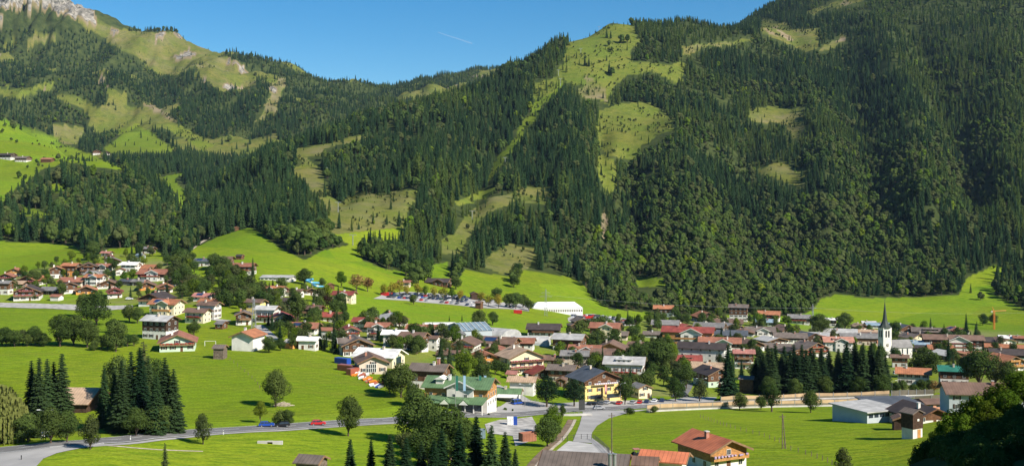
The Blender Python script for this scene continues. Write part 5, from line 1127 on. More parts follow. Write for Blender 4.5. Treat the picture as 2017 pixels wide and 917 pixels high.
# trucks, containers, skips
def container(px, py, L, yaw, m, label, name='container', open_=False):
    p = pick(px, py); t = thing(name, label, 'container', (p.x,p.y,p.z+.1), math.radians(yaw)); g = MB(); h = 2.4
    if open_: g.box(-L/2,L/2,-1.2,-1.1,0,h); g.box(-L/2,L/2,1.1,1.2,0,h); g.box(-L/2,-L/2+.1,-1.1,1.1,0,h); g.box(L/2-.1,L/2,-1.1,1.1,0,h); g.box(-L/2+.1,L/2-.1,-1.1,1.1,0,.1)
    else: g.box(-L/2,L/2,-1.2,1.2,0,h)
    g.build('body', m, t); k = MB(); n = int(L/.5)
    for i in range(n): x = -L/2+(i+.5)*L/n; k.box(x-.08,x+.08,-1.28,-1.2,.1,h-.1)
    k.build('ribs', m, t); return t
container(675,716,7,-35,carmat('blue'),'bright blue container at the top of the scrap yard')
container(683,730,8,-35,carmat('rustred'),'rust red container with its long side in shade on the meadow edge'); container(695,737,5,55,carmat('rustred'),'orange red container standing crosswise at the yard corner')
container(1039,868,4.5,30,M('roof_rust'),'rust coloured open skip in the gravel yard','skip',True); container(940,862,4.5,5,M('roof_blue'),'pale blue grey skip half hidden behind spruces','skip',True)
container(1012,836,2.2,0,carmat('blue'),'small blue recycling container in the gravel yard'); container(1005,836,2.0,0,M('paint_white'),'small white recycling box left of the blue one')
container(1160,628,6,10,carmat('red'),'red truck box standing in the right car park'); container(1020,617,6,0,carmat('red'),'red trailer row parked on the green below the tent'); container(732,621,6,5,M('paint_white'),'white caravan alone on the strip meadow')
container(758,582,6,0,carmat('red'),'red bus stand at the left end of the tree lined car park')
mat('scrap_mix', (0.35,0.25,0.2), .8, .6, 1.2)
for i in range(16):
    px, py = 702+i*3.2+random.uniform(-2,2), 736+i*1.9+random.uniform(-3,3); p = pick(px, py); g = MB()
    for k in range(4): a, b_, c_ = (random.uniform(.4,1.3) for _ in range(3)); x, y = random.uniform(-1.2,1.2), random.uniform(-1.2,1.2); g.cyl((x-a,y,random.uniform(0,.5)),(x+a,y+b_*.5,c_),.3+.4*random.random(),n=6)
    cc = random.choice(('orange','rustred','white','silver','blue','rustred')); o = g.build('scrap_pile', carmat(cc)); o.location = (p.x,p.y,p.z)
    tag(o, f'{cc} scrap heap among the junk below the beige workshop', 'scrap', f'{cc} scrap heaps in the yard')
g = MB(); r = random.Random(5)
for k in range(60): x, y = r.gauss(0,1.2), r.gauss(0,1.0); g.cyl((x-1,y,.1+max(0,1-abs(x)*.5)*r.random()),(x+1,y+r.uniform(-.6,.6),.2+max(0,1.1-abs(x)*.5)*r.random()),.09,n=5)
p = pick(556,798); o = g.build('brush_pile', M('stone_pale')); o.location = p; tag(o, 'pale brown brushwood pile under the round meadow tree', 'brushwood')
p = pick(532,873); g = MB(); g.box(-3.2,-.7,-.4,.4,-.5,.7); g.box(.7,3.2,-.4,.4,-.5,.7); g.box(-.7,.7,-.4,.4,.5,.75); g.box(-.69,.69,.1,.3,-.5,.49,1); o = g.build('culvert', [M('concrete'), M('dark_opening')]); o.location = p; tag(o, 'small pale concrete culvert in the grass bank', 'culvert')
# bridge over the stream
p = pick(1122,818); t = thing('bridge', 'concrete road bridge with railing over the narrow stream', 'bridge', p, math.radians(8)); g = MB(); g.box(-8,8,-.5,.1,.0,.75); g.build('parapet', M('concrete'), t)
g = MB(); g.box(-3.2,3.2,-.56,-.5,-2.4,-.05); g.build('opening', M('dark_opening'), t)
for i in range(11): g = MB(); x = -7.8+i*1.56; g.box(x-.05,x+.05,-.35,-.25,.75,1.8); g.build('post', M('metal_grey'), t)
g = MB(); g.box(-7.9,7.9,-.34,-.26,1.75,1.83); g.box(-7.9,7.9,-.33,-.27,1.25,1.31); g.build('rail', M('metal_grey'), t)
# ---------------------------------------------------------------- noise barriers, railings, fences
def polyline(pts, step):
    P = smooth([Vector((q.x,q.y)) for q in (pick(*a) for a in pts)], 1.0); out = [P[0]]; acc = 0
    for a, b_ in zip(P, P[1:]):
        acc += (b_-a).length
        if acc >= step: out.append(b_); acc = 0
    return out
def barrier(pts, label, H=2.5, glass=False, base=.6, step=6.0):
    Q = polyline(pts, step); t = thing('noise_barrier', label, 'noise barrier', (Q[0].x, Q[0].y, 0)); o = Q[0]
    up, lo, ba = MB(), MB(), MB()
    for i, (a, b_) in enumerate(zip(Q, Q[1:])):
        d = (b_-a); n_ = Vector((-d.y, d.x)).normalized()*.12; za, zb_ = zat(a.x,a.y), zat(b_.x,b_.y); a, b_ = a-o, b_-o
        def seg(m, h0, h1, k=1.0, h2=None):
            h2 = h2 or h1; m.add([(*(a-n_*k),za+h0),(*(b_-n_*k),zb_+h0),(*(b_+n_*k),zb_+h0),(*(a+n_*k),za+h0),(*(a-n_*k),za+h1),(*(b_-n_*k),zb_+h2),(*(b_+n_*k),zb_+h2),(*(a+n_*k),za+h1)], [(0,3,2,1),(4,5,6,7),(0,1,5,4),(1,2,6,5),(2,3,7,6),(3,0,4,7)])
        seg(ba, -2, base, 2.2); seg(lo, base, base+(H-base)*.42); wv = lambda j: .35*max(0, math.sin(j*1.1)); seg(up, base+(H-base)*.42, H+wv(i), 1.3, H+wv(i+1))
        g = MB(); h = .14; g.box(a.x-h,a.x+h,a.y-h-.1,a.y+h-.1,za,za+H+.4); g.build('post', M('metal_grey'), t)
    up.build('upper_panels', M('barrier_glass' if glass else 'barrier_tan'), t); lo.build('lower_panels', M('barrier_glass'), t); ba.build('plinth', M('concrete' if not glass else 'trim_white'), t)
barrier([(1274,811),(1330,808),(1400,805),(1500,802),(1600,800),(1700,796),(1800,793)], 'front noise barrier with tan panels above a dark band, beside the green field')
barrier([(1420,793),(1500,790),(1600,786),(1700,783),(1754,781)], 'rear noise barrier of tan panels in front of the spruce row')
barrier([(1800,793),(1840,791),(1870,789)], 'short brown glazed barrier piece at the right end of the tan wall', glass=True)
barrier([(1756,781),(1800,779),(1850,777)], 'pale grey glazed barrier with white posts in front of the orange brown house', glass=True, step=3, base=.5)
def fence(pts, step, H, label, m='wood_grey', rail=True, r=.07):
    Q = polyline(pts, step)[:95]; t = thing('fence', label, 'fence', (Q[0].x,Q[0].y,0)); o = Q[0]; rr = MB()
    for i, a in enumerate(Q):
        z = zat(a.x,a.y); q = a-o; g = MB(); g.box(q.x-r,q.x+r,q.y-r,q.y+r,z-.3,z+H); g.build('post', M(m), t)
        if rail and i < len(Q)-1:
            b_ = Q[i+1]; zb_ = zat(b_.x,b_.y); q2 = b_-o
            for f in (.5,.92): rr.cyl((q.x,q.y,z+H*f),(q2.x,q2.y,zb_+H*f),.035,n=4)
    if rail: rr.build('rail', M(m), t)
fence([(1380,822),(1440,842),(1500,858),(1545,875)], 4, 1.2, 'thin wooden post fence crossing the green right field', rail=False)
fence([(1545,882),(1590,895),(1630,910),(1660,925)], 4, 1.2, 'second run of fence posts below the double pole', rail=False)
fence([(440,700),(470,722),(500,748),(512,765)], 6, 1.1, 'faint post fence running down the big meadow from the hay barn', rail=False)
fence([(1108,868),(1130,865),(1152,864),(1170,866),(1190,882),(1200,893)], 1.6, 1.5, 'dark metal railing round the pale courtyard', 'metal_dark')
fence([(790,825),(760,828),(730,830)], 3, .9, 'low wire fence with posts on the left of the bridge road', 'metal_grey')
fence([(1180,640),(1230,650),(1270,660)], 2.5, 1.4, 'brown wooden fence on the ramp right of the car park', 'wood_brown')
fence([(1005,777),(1040,788),(1060,793)], 1.6, 1.1, 'grey railing along the forecourt below the pine', 'metal_grey')
fence([(790,600),(850,604),(900,609),(960,616)], 7, 1.1, 'post fence along the top of the strip meadow', rail=False)
# goal, signs, masts, poles
p = pick(414,681); t = thing('football_goal', 'white football goal on the lawn beside the red flowered chalet', 'football goal', p); g = MB(); g.cyl((-2.4,0,0),(-2.4,0,2.2),.07); g.cyl((2.4,0,0),(2.4,0,2.2),.07); g.cyl((-2.4,0,2.2),(2.4,0,2.2),.07)
g.cyl((-2.4,1,0),(-2.4,0,2.2),.04); g.cyl((2.4,1,0),(2.4,0,2.2),.04); g.build('frame', M('paint_white'), t)
def lamp(px, py, top, label, arms=1, m='metal_grey'):
    p = pick(px, py); H = (py-top)*p.y/FX; t = thing('street_lamp', label, 'street lamp', p); g = MB(); g.cyl((0,0,-.5),(0,0,H),.10,.06); g.build('pole', M(m), t)
    for s_ in ((-1,1) if arms == 2 else (1,)): g = MB(); g.cyl((0,0,H-.1),(s_*1.5,0,H+.35),.05); g.build('arm', M(m), t); h = MB(); h.box(min(s_*1.4,s_*2.2),max(s_*1.4,s_*2.2),-.15,.15,H+.30,H+.42); h.build('lamp_head', M('paint_white'), t)
lamp(90,866,809,'double armed street lamp beside the information board',2); lamp(1222,797,755,'street lamp in front of the yellow inn'); lamp(1382,790,746,'double armed street lamp left of the tallest spruce',2); lamp(1757,779,750,'street lamp above the rear noise barrier'); lamp(1034,800,757,'double armed street lamp in front of the black pine',2)
for i, (px, c_) in enumerate(((897,'green'),(912,'banner'),(943,'green'),(953,'banner'))):
    p = pick(px, 808); H = (808-737)*p.y/FX; t = thing('flagpole', ['leftmost flagpole before the green inn, with dark green banner','second flagpole from the left before the green inn, pale blue banner','third flagpole before the green inn, green banner','rightmost flagpole before the green inn, pale blue banner'][i], 'flagpole', p)
    g = MB(); g.cyl((0,0,-.3),(0,0,H),.09,.05); g.build('pole', M('metal_grey'), t); g = MB(); g.box(.1,.9,-.02,.02,H*.55,H*.97); g.build('banner', carmat(c_) if c_ != 'green' else M('roof_teal'), t)
p = pick(91,866); t = thing('information_board', 'white information board with blue marks on posts at the road junction', 'sign', p); g = MB(); g.box(-1.2,1.2,-.08,0,1.0,2.4); g.build('board', M('paint_white'), t)
for x, z in ((-.8,1.9),(.7,1.95)): g = MB(); g.cyl((x,-.11,z),(x,-.085,z),.28,n=14); g.build('blue_emblem', carmat('blue'), t)
for x in (-1.25,1.25): g = MB(); g.box(x-.06,x+.06,-.08,.04,-.3,2.5); g.build('post', M('metal_grey'), t)
p = pick(98,866); t = thing('information_board', 'narrow green edged board just right of the white board', 'sign', p); g = MB(); g.box(-.35,.35,-.06,.0,.7,2.5); g.build('board', M('roof_mint'), t); g = MB(); g.box(-.4,-.34,-.05,.05,-.3,2.6); g.build('post', M('metal_grey'), t)
p = pick(1146,812); t = thing('road_sign', 'tall dark green road sign seen from behind beside the bridge', 'sign', p); g = MB(); g.box(-1.1,1.1,-.1,0,1.0,4.6); g.build('panel', M('metal_dark'), t); g = MB(); g.box(-.9,-.75,0,.15,-.3,1.0); g.box(.75,.9,0,.15,-.3,1.0) if False else None; g.build('post', M('metal_grey'), t)
p = pick(1021,783); t = thing('warning_sign', 'small red and white triangular warning sign by the lane', 'sign', p); g = MB(); g.cyl((0,0,-.3),(0,0,2.2),.05); g.build('post', M('metal_grey'), t); g = MB(); g.add([(-.6,-.06,2.0),(.6,-.06,2.0),(0,-.06,3.1),(-.6,-.02,2.0),(.6,-.02,2.0),(0,-.02,3.1)],[(0,1,2),(5,4,3),(0,3,4,1),(1,4,5,2),(2,5,3,0)]); pl = g.build('plate', carmat('red'), t); g = MB(); g.add([(-.35,-.065,2.12),(.35,-.065,2.12),(0,-.065,2.75)],[(0,1,2)]); g.build('white_field', M('paint_white'), pl)
for px, py, d in ((257,866,'white roadside marker post right of the brownish roadside tree'),(440,855,'white roadside marker post left of the blue car'),(42,905,'dark marker post on the grass island at bottom left')):
    p = pick(px,py); g = MB(); g.box(-.09,.09,-.06,.06,-.2,1.1,0); g.box(-.095,.095,-.065,.065,.75,.95,1); o = g.build('marker_post', [M('paint_white') if 'white' in d else M('metal_dark'), M('rubber')]); o.location = p; tag(o, d, 'marker post')
def pole(px, py, top, label, double=False):
    p = pick(px, py); H = (py-top)*p.y/FX; t = thing('telegraph_pole', label, 'telegraph pole', p); g = MB(); g.cyl((0,0,-.5),(0,0,H),.16,.11); g.build('pole', M('wood_grey'), t)
    if double: g = MB(); g.cyl((.9,0,-.5),(.1,0,H*.98),.14,.1); g.build('brace', M('wood_grey'), t)
    g = MB(); g.box(-.8,.8,-.08,.08,H-.8,H-.65); g.build('crossarm', M('wood_grey'), t); return Vector((p.x,p.y,p.z+H-.7))
pa = pole(1205,905,812,'tall brown telegraph pole behind the ribbed garage roof'); pb_ = pole(1541,883,814,'double legged wooden pole standing in the right green field', True); pole(1538,800,790,'short pole behind the front noise barrier') if False else None
def lattice(px, py, top, label, arms, name='power_pylon', col='metal_grey', wd=2.2, r=.09):
    p = pick(px, py); H = (py-top)*p.y/FX; t = thing(name, label, 'pylon', p); g = MB()
    for sx in (-1,1):
        for sy in (-1,1): g.cyl((sx*wd/2,sy*wd/2,-.5),(sx*.25,sy*.25,H),r)
    n = 9
    for i in range(n):
        a, b_ = i/n, (i+1)/n; wa, wb = wd/2*(1-a)+.25*a, wd/2*(1-b_)+.25*b_
        for sy in (-1,1): g.cyl((-wa,sy*wa,H*a),(wb,sy*wb,H*b_),r*.6,n=4); g.cyl((wa,sy*wa,H*a),(-wb,sy*wb,H*b_),r*.6,n=4); g.cyl((sy*wa,-wa,H*a),(sy*wb,wb,H*b_),r*.6,n=4)
    g.build('mast', M(col), t)
    for f, a in arms: g = MB(); g.cyl((-a,0,H*f),(a,0,H*f),r*.9); g.cyl((-a,0,H*f),(0,0,H*f+1.2),r*.6); g.cyl((a,0,H*f),(0,0,H*f+1.2),r*.6); g.build('crossarm', M(col), t)
    return t
lattice(1075,622,569,'grey lattice power pylon in front of the white tent',((.72,4.5),(.86,3.2))); lattice(500,646,587,'thin lattice pylon in front of the tall yellow block',((.9,1.5),)); lattice(1601,655,598,'lattice pylon against the forest left of the large dark tree',((.85,3),))
p = pick(1958,648); H = (648-606)*p.y/FX; t = thing('tower_crane', 'orange yellow tower crane on the meadow at right', 'crane', p); g = MB(); h = .55
for sx in (-1,1):
    for sy in (-1,1): g.cyl((sx*h,sy*h,-.5),(sx*h,sy*h,H*.86),.16,n=5)
for i in range(10): g.cyl((-h,-h,H*.086*i),(h,-h,H*.086*(i+1)),.10,n=4); g.cyl((h,-h,H*.086*i),(h,h,H*.086*(i+1)),.10,n=4)
g.build('mast', carmat('orange'), t); g = MB(); g.cyl((-2.0,0,H*.86),(10.5,0,H*.88),.30,n=5); g.build('jib', carmat('orange'), t); g = MB(); g.cyl((0,0,H*.86),(-1.6,0,H*1.06),.3,.1,n=5); g.build('tower_head', carmat('orange'), t); g = MB(); g.box(-2.6,-1.4,-.5,.5,H*.80,H*.86); g.build('counterweight', M('concrete'), t)
for i, (px, py, top) in enumerate(((995,330,310),(930,432,415),(666,418,398),(695,483,462),(645,345,330),(1100,150,138),(1180,50,42),(1144,108,96),(845 if False else 1104,170,155))):
    p = pick(px, py, 1000 if py < 440 else 0); H = (py-top)*p.y/FX; t = thing('lift_pylon', ['chairlift pylon in the cleared lane through the upper forest','chairlift pylon on the lower pasture left of the dark spruces','chairlift pylon on the olive pasture above the smooth meadow','pale lift mast on the bright green meadow','lift pylon at the left pasture edge in the wood','chairlift pylon left on the summit slope','chairlift top mast on the summit ridge','chairlift pylon halfway up the summit slope','chairlift pylon at the top of the forest lane'][i], 'lift pylon', p)
    g = MB(); g.cyl((0,0,-1),(0,0,H),.4,.28); g.build('pole', M('metal_grey'), t); g = MB(); g.box(-3.2,3.2,-.25,.25,H-.3,H+.2); g.build('crossbeam', M('metal_grey'), t)
# tractor
p = pick(1257,903); t = thing('tractor', 'dark tractor with pale red cab roof on the yard behind the annex', 'tractor', p, math.radians(10)); g = MB(); g.box(-.2,1.9,-.4,.4,.8,1.5); g.box(-1.2,-.2,-.6,.6,.8,1.3); g.build('body', carmat('navy'), t); g = MB()
for x in (-1.1,.1):
    for y in (-.6,.6): g.box(x-.05,x+.05,y-.05,y+.05,1.3,2.4)
g.build('cab_frame', M('metal_dark'), t); g = MB(); g.box(-1.3,.3,-.75,.75,2.4,2.55); g.build('cab_roof', M('roof_pink'), t)
for x, r_ in ((-.8,.8),(1.4,.5)):
    for y in (-.85,.85): g = MB(); g.cyl((x,y-.2,r_),(x,y+.2,r_),r_,n=16); g.build('wheel', M('rubber'), t)
for i, px in enumerate((1202,1211)):
    p = pick(px, 945); g = MB(); H = (945-895)*p.y/FX; g.cyl((0,0,0),(0,0,H),.38,n=14); g.cyl((0,0,H),(0,0,H+.15),.5,n=14); o = g.build('flue_pipe', M('metal_grey')); o.location = (p.x, p.y+.5, p.z); tag(o, ['left one of two metal flue pipes through the ribbed roof','right one of two metal flue pipes through the ribbed roof'][i], 'pipe')
p = pick(1249,620); g = MB(); g.cyl((0,0,-1),(0,0,5),.0,n=4) if False else None
p = pick(1323,621); g = MB(); g.box(-4,4,-3,3,-1,4.4); o = g.build('silo', M('plaster_grey')); o.location = p; tag(o, 'pale blue white box silo right of the orange roofed barn like house', 'silo')
# power line from the pylon across the slope
def wire(pts, sag, label, r=.05):
    g = MB(); o = Vector(pts[0])
    for a, b_ in zip(pts, pts[1:]):
        a, b_ = Vector(a)-o, Vector(b_)-o; L = [a+(b_-a)*(i/16)-Vector((0,0,sag*4*(i/16)*(1-i/16))) for i in range(17)]
        for c_, d in zip(L, L[1:]): g.cyl(c_, d, r, n=4)
    w_ = g.build('power_line', M('metal_grey')); w_.location = o; tag(w_, label, 'power line')
q0 = pick(1075,622); q0.z += (622-580)*q0.y/FX; q1 = pick(1601,655); q1.z += 20; wire([tuple(q0), tuple(q1)], 3, 'power line from the tent pylon across the forest foot'); q2 = pick(2060,640); q2.z += 12; wire([tuple(q1), tuple(q2)], 3, 'power line crossing the meadow behind the church spire')
cm = bpy.data.materials.new('vapour'); cm.use_nodes = True; n, l = cm.node_tree.nodes, cm.node_tree.links; tb = n.new('ShaderNodeBsdfTransparent'); mx = n.new('ShaderNodeMixShader'); mx.inputs[0].default_value = .09
n['Principled BSDF'].inputs['Base Color'].default_value = (.8,.8,.8,1); l.new(tb.outputs[0], mx.inputs[1]); l.new(n['Principled BSDF'].outputs[0], mx.inputs[2]); l.new(mx.outputs[0], n['Material Output'].inputs[0])
g = MB(); a_ = [((q-CX)/FX*9000, 9000, CAMZ+(YH-w_)*9000/FX) for q, w_ in ((863,64),(885,71),(908,78),(930,86))]
g.cyl(a_[0], a_[3], 3, 5, n=8); tag(g.build('vapour_trail', cm), 'faint short white vapour trail in the blue sky above the ridge', 'vapour trail')
# ---------------------------------------------------------------- trees of the valley floor
TR = [ # key, px, base, height in px, width factor, label
 ('spruce',62,858,150,1,'leftmost tall dark spruce of the left roadside group'),('spruce',77,860,158,1,'second dark spruce in the left roadside group'),('spruce',93,856,152,1.05,'third spruce in the left roadside group, in the middle'),('spruce',106,850,140,1,'fourth spruce hidden in the left roadside group'),('spruce',122,852,158,1.1,'rightmost tall spruce of the left roadside group'),
 ('spruce',205,842,120,.95,'slim spruce in front of the tan roofed house'),('spruce',226,850,130,1,'spruce right of the tan roofed house'),('spruce',240,852,145,1.1,'tall broad spruce at the left of the second group'),('spruce',258,850,160,1,'second tall spruce of the second group'),('spruce',275,850,168,1.1,'highest spruce in the middle of the second group'),
 ('spruce',292,848,150,1,'spruce right of the highest one in the second group'),('spruce',325,850,148,1.2,'broad spruce at the right of the second group'),('spruce',342,852,128,1.2,'rightmost dark spruce of the second group'),('spruce',308,856,120,1.2,'short spruce inside the second group'),
 ('sparse_spruce',283,800,130,1.3,'thin brownish conifer above the second spruce group'),('leafy',232,812,120,.8,'loose leafy tree behind the second spruce group'),('leafy',302,800,100,.9,'green leafy tree behind the right spruces'),
 ('leafy',100,872,72,1.3,'dark leafy tree behind the street lamp at left'),('leafy',55,870,60,1.4,'low leafy tree below the left spruces'),('leafy',132,870,66,1.2,'round leafy tree right of the street lamp'),('leafy',268,858,58,1.2,'roadside leafy tree before the second spruce group'),('leafy',312,856,66,1.2,'roadside leafy tree at the right spruce'),('leafy',340,850,60,1.1,'small leafy tree at the right end of the spruces'),
 ('willow',4,872,118,1.05,'pale yellow green weeping willow at the left edge'),('dull',178,884,72,1,'brownish thin tree overhanging the road'),('dull',400,874,64,1.0,'dark brownish tree below the road at left'),('leafy',686,858,82,1.0,'tall leafy roadside tree beside the red car'),
 ('leafy',543,801,76,1.05,'big round leafy tree alone in the large meadow'),('bright',513,832,46,1,'small light green tree left of the black car'),('shrub',552,836,30,1.2,'bush beside the road above the black car'),('leafy',566,838,34,1.3,'low dark leafy tree above the road near the black car'),
 ('sparse_spruce',325,935,65,1,'sparse brown spruce top at the bottom edge left'),
 ('spruce',690,968,105,1.2,'left spruce of the bottom edge spruces, standing free'),('spruce',731,972,108,1.0,'second spruce from the left at the bottom edge'),('spruce',768,975,122,1.2,'third spruce at the bottom edge'),('spruce',800,972,112,1.3,'fourth spruce at the bottom edge'),('spruce',830,968,100,1.3,'fifth spruce at the bottom edge'),
 ('spruce',870,972,130,1.3,'sixth spruce at the bottom edge before the big leafy trees'),('spruce',905,972,140,1.3,'seventh spruce at the bottom edge'),('spruce',938,968,150,1.2,'tall spruce at the bottom edge near the skip'),('spruce',968,970,135,1.2,'spruce left of the rightmost bottom edge spruce'),('spruce',995,966,118,1.2,'rightmost spruce of the bottom edge row'),
 ('leafy',825,872,110,1.2,'big leafy tree beside the road in the bottom centre'),('leafy',858,890,95,1.2,'dense leafy tree right of the big roadside one'),('leafy',888,905,110,1.3,'broad dark leafy tree before the gravel yard'),('leafy',912,895,75,1.3,'low leafy tree at the left of the gravel yard'),('spruce',1015,962,80,1.2,'small spruce at the right end of the bottom edge row'),('spruce',855,985,120,1.3,'spruce low in front of the broad leafy trees'),('leafy',845,918,85,1.4,'dark leafy tree low in the bottom centre'),('dull',800,905,60,1.3,'dull bushy tree under the road embankment'),
 ('leafy',790,782,72,1.3,'wide dark leafy tree left of the shingle roofed house'),('leafy',768,775,50,1.3,'leafy tree beside the scrap yard'),('leafy',812,800,48,1.2,'leafy tree left of the green inn'),
 ('pine',1077,801,66,1.35,'broad black pine in front of the tan annex'),('pine',1131,800,58,1.3,'second dark pine left of the yellow inn'),
 ('bright',1090,852,62,1.0,'yellow green tree by the stream bridge'),('leafy',1078,878,62,1.2,'leafy tree on the stream bank'),('slim',1108,826,34,1,'small slim tree at the bridge parapet'),('leafy',955,803,36,1.2,'dark leafy tree before the inn arcade'),
 ('leafy',1231,796,58,1.0,'round leafy tree right of the yellow inn'),('leafy',1330,790,50,1.1,'dark round leafy tree at the village square'),('dull',1378,790,48,1.2,'brownish leafy tree left of the tallest spruce'),('leafy',1352,765,52,1.1,'leafy tree beside the village lane'),
 ('spruce',1434,788,112,1.25,'tallest dark spruce in the village, standing alone'),('leafy',1457,806,36,1.3,'bright round bush tree in front of the barrier'),('slim',1520,810,62,1.4,'tall light green tree before the noise barrier'),('leafy',1499,806,30,1.2,'low bush beside the tall light green tree'),('leafy',1597,812,46,1.2,'dark round tree in front of the barrier at right'),
 ('dull',1662,930,52,1.3,'round brownish green bush tree in the bottom right field'),('shrub',1240,815,14,1.4,'little bush at the left end of the noise barrier'),('shrub',1288,812,14,1.2,'second little bush on the barrier'),
 ('leafy',190,640,72,1.25,'largest round dark tree in front of the left village'),('leafy',165,626,50,1.1,'leafy tree behind the largest round tree'),('leafy',118,682,66,1.3,'wide dark tree at the left of the field hedge'),('leafy',145,680,62,1.3,'second wide tree in the field hedge'),('leafy',172,684,60,1.2,'third tree in the field hedge'),('leafy',228,692,66,1.1,'tall tree at the right end of the field hedge'),('leafy',222,655,30,1.2,'small tree beside the hedge end'),
 ('leafy',255,634,36,1.2,'left one of two round trees above the hedge'),('leafy',271,636,33,1.2,'right one of two round trees above the hedge'),('leafy',382,660,30,1.3,'leafy tree right of the red flower chalet roof'),('leafy',66,562,34,1.2,'leafy tree above the left village at its left side'),('bright',92,566,28,1.2,'light green tree in the left village'),
 ('leafy',184,512,40,1.2,'tree at the point of the wood above the left village'),('mid_spruce',224,562,36,1.2,'bluish spruce in the middle of the left village'),
 ('mid_spruce',498,545,38,1.1,'single spruce on the slope beside the red balcony house'),('leafy',600,560,34,1.5,'wide leafy tree alone on the slope above the pool'),('leafy',634,566,20,1.2,'leafy tree beside the water slide'),
 ('far_copper',702,574,34,1.5,'copper coloured autumn tree left of the car park'),('far_copper',724,574,28,1.3,'second copper coloured autumn tree'),('bright',672,566,34,1.2,'large yellow green tree left of the copper trees'),('leafy',815,600,22,1.2,'single round tree on the strip meadow edge'),
 ('leafy',764,634,26,1.3,'tree left of the white caravan meadow'),('leafy',945,642,34,1.5,'dark wide tree behind the glasshouse'),('leafy',970,640,28,1.3,'dark tree right behind the glasshouse'),('mid_spruce',885,632,12,1,'small spruce at the meadow edge, left'),('mid_spruce',910,632,13,1,'small spruce at the meadow edge, right'),
 ('mid_spruce',868,746,84,1.5,'dark tall spruce left of the vivid orange roof'),('mid_spruce',885,748,70,1.4,'dark spruce next to the tallest one by the orange roof'),('bright',915,750,66,1.4,'light green tree before the vivid orange roof'),('leafy',948,758,56,1.2,'leafy tree covering the vivid orange roof'),('mid_spruce',658,695,66,1.1,'dark spruce at the top of the large meadow'),('mid_spruce',630,680,50,1.1,'tall narrow spruce right of the white bungalow'),
 ('slim',585,650,84,1.2,'tall poplar among the central left gardens'),('mid_spruce',658,620,42,1.0,'tall spruce beside the meadow edge'),('leafy',530,694,34,1.4,'dark bushy tree left of the white bungalow'),('leafy',552,690,26,1.3,'bushy tree next to the small garage'),
 ('leafy',1300,738,74,1.3,'large leafy tree in the centre of the right village'),('bright',1322,716,44,1.2,'yellow green tree left of the red dormer roof'),('leafy',1270,736,60,1.2,'leafy tree right of the light grey roofed house'),('leafy',1255,712,40,1.2,'dark tree behind the light grey roofed house'),
 ('leafy',1614,660,46,1.4,'large dark tree behind the rear right village'),('leafy',1664,650,36,1.4,'second large dark tree near the forest meadow'),('mid_spruce',1903,666,50,.95,'single spruce standing high in the rear right village'),('leafy',1936,640,24,1.3,'left one of two round trees beside the crane'),('leafy',1957,638,22,1.3,'right one of two round trees beside the crane'),
 ('leafy',1820,742,62,1.6,'broad leafy tree above the small orange brown house'),('leafy',1930,762,78,1.5,'large dark leafy tree beside the teal roof'),('dull',1960,760,60,1.3,'dull leafy tree right of the big dark one'),('bright',1787,700,36,1.1,'slim light tree right of the church'),('mid_spruce',1868,712,48,1.2,'pale conifer in front of the grey dark barn roof'),
 ('far_purple',645,607,30,1.0,'dark purple leaved tree by the brown timber chalet'),('leafy',1985,760,50,1.3,'dark leafy tree at the right edge'),('far_copper',1840,775,26,1.3,'brownish autumn tree right of the orange brown roof'),('leafy',1735,718,40,1.1,'leafy tree hiding the foot of the church tower'),('leafy',1762,714,32,1.2,'leafy tree below the church nave'),('leafy',1725,860,0,1,''),
]
for i, (key, px, b_, h_, wf, lab) in enumerate(TR):
    if h_: tree_px({'leafy':'leafy'}.get(key,key), px, b_, h_, lab, wf=wf)
for i, (px, top, b_) in enumerate(((1489,700,772),(1503,692,775),(1520,690,778),(1540,694,778),(1556,690,776),(1572,688,778),(1588,690,778),(1603,686,778),(1618,690,776),(1634,694,776),(1652,688,776),(1668,678,776),(1684,676,776),(1700,672,776),(1716,674,776),(1732,680,774),(1744,700,772))):
    if i in (9,): continue
    tree_px('spruce', px, b_+random.uniform(-3,3), (b_-top+6)*random.uniform(.84,1.03), 'dark spruce in the dense row behind the noise barrier', 'dense row of spruces behind the barrier', random.uniform(1.25,1.65))
for px, b_, h_ in ((1512,782,44),(1566,782,38),(1624,780,42),(1690,780,40),(1738,780,46)): tree_px('leafy', px, b_, h_, 'leafy tree in front of the long spruce row', 'leafy trees before the spruce row', 1.2)
for px in range(1496, 1745, 17): tree_px('spruce', px+random.uniform(-3,3), 764+random.uniform(-3,3), 80+random.uniform(-8,10), 'dark spruce in the second rank behind the noise barrier', 'second rank of spruces behind the barrier', 1.45)
for i, (px, b_) in enumerate(((1765,775),(1778,772),(1800,778),(1815,772),(1830,770))): tree_px('leafy', px, b_, 24+random.uniform(-3,4), 'low leafy tree between barrier and orange brown roofed house', 'low trees above the rear barrier', 1.3)
# hedge row of the left field
for i in range(13): tree_px(random.choice(('leafy','leafy','dull')), -4+i*8.2+(i > 11)*20, 680+random.uniform(-3,3), random.uniform(24,40), 'bushy tree in the hedge line across the left field', 'hedge trees across the left field', 1.35)
for i in range(7): tree_px('leafy', 186+i*13, 690-i*1.5, random.uniform(20,32), 'bushy tree at the right part of the field hedge', 'hedge trees right of the big ones', 1.35)
# car park avenue of yellowing trees
for i, (px, b_) in enumerate(((757,582),(772,580),(787,580),(802,582),(822,582),(838,584),(856,586),(874,588),(890,590),(908,592),(947,598),(962,602),(982,606))):
    tree_px(random.choice(('far_yellow','far_yellow','bright')), px, b_, random.uniform(20,30), 'yellowing round tree in the avenue along the car park', 'yellowing avenue trees at the car park', 1.1)
for px, b_, h_ in ((1003,606,30),(1016,608,34),(1030,606,28),(978,590,26),(1042,612,24)): tree_px('mid_leafy', px, b_, h_, 'green tree between the car park and the white tent', 'green trees left of the tent', 1.2)
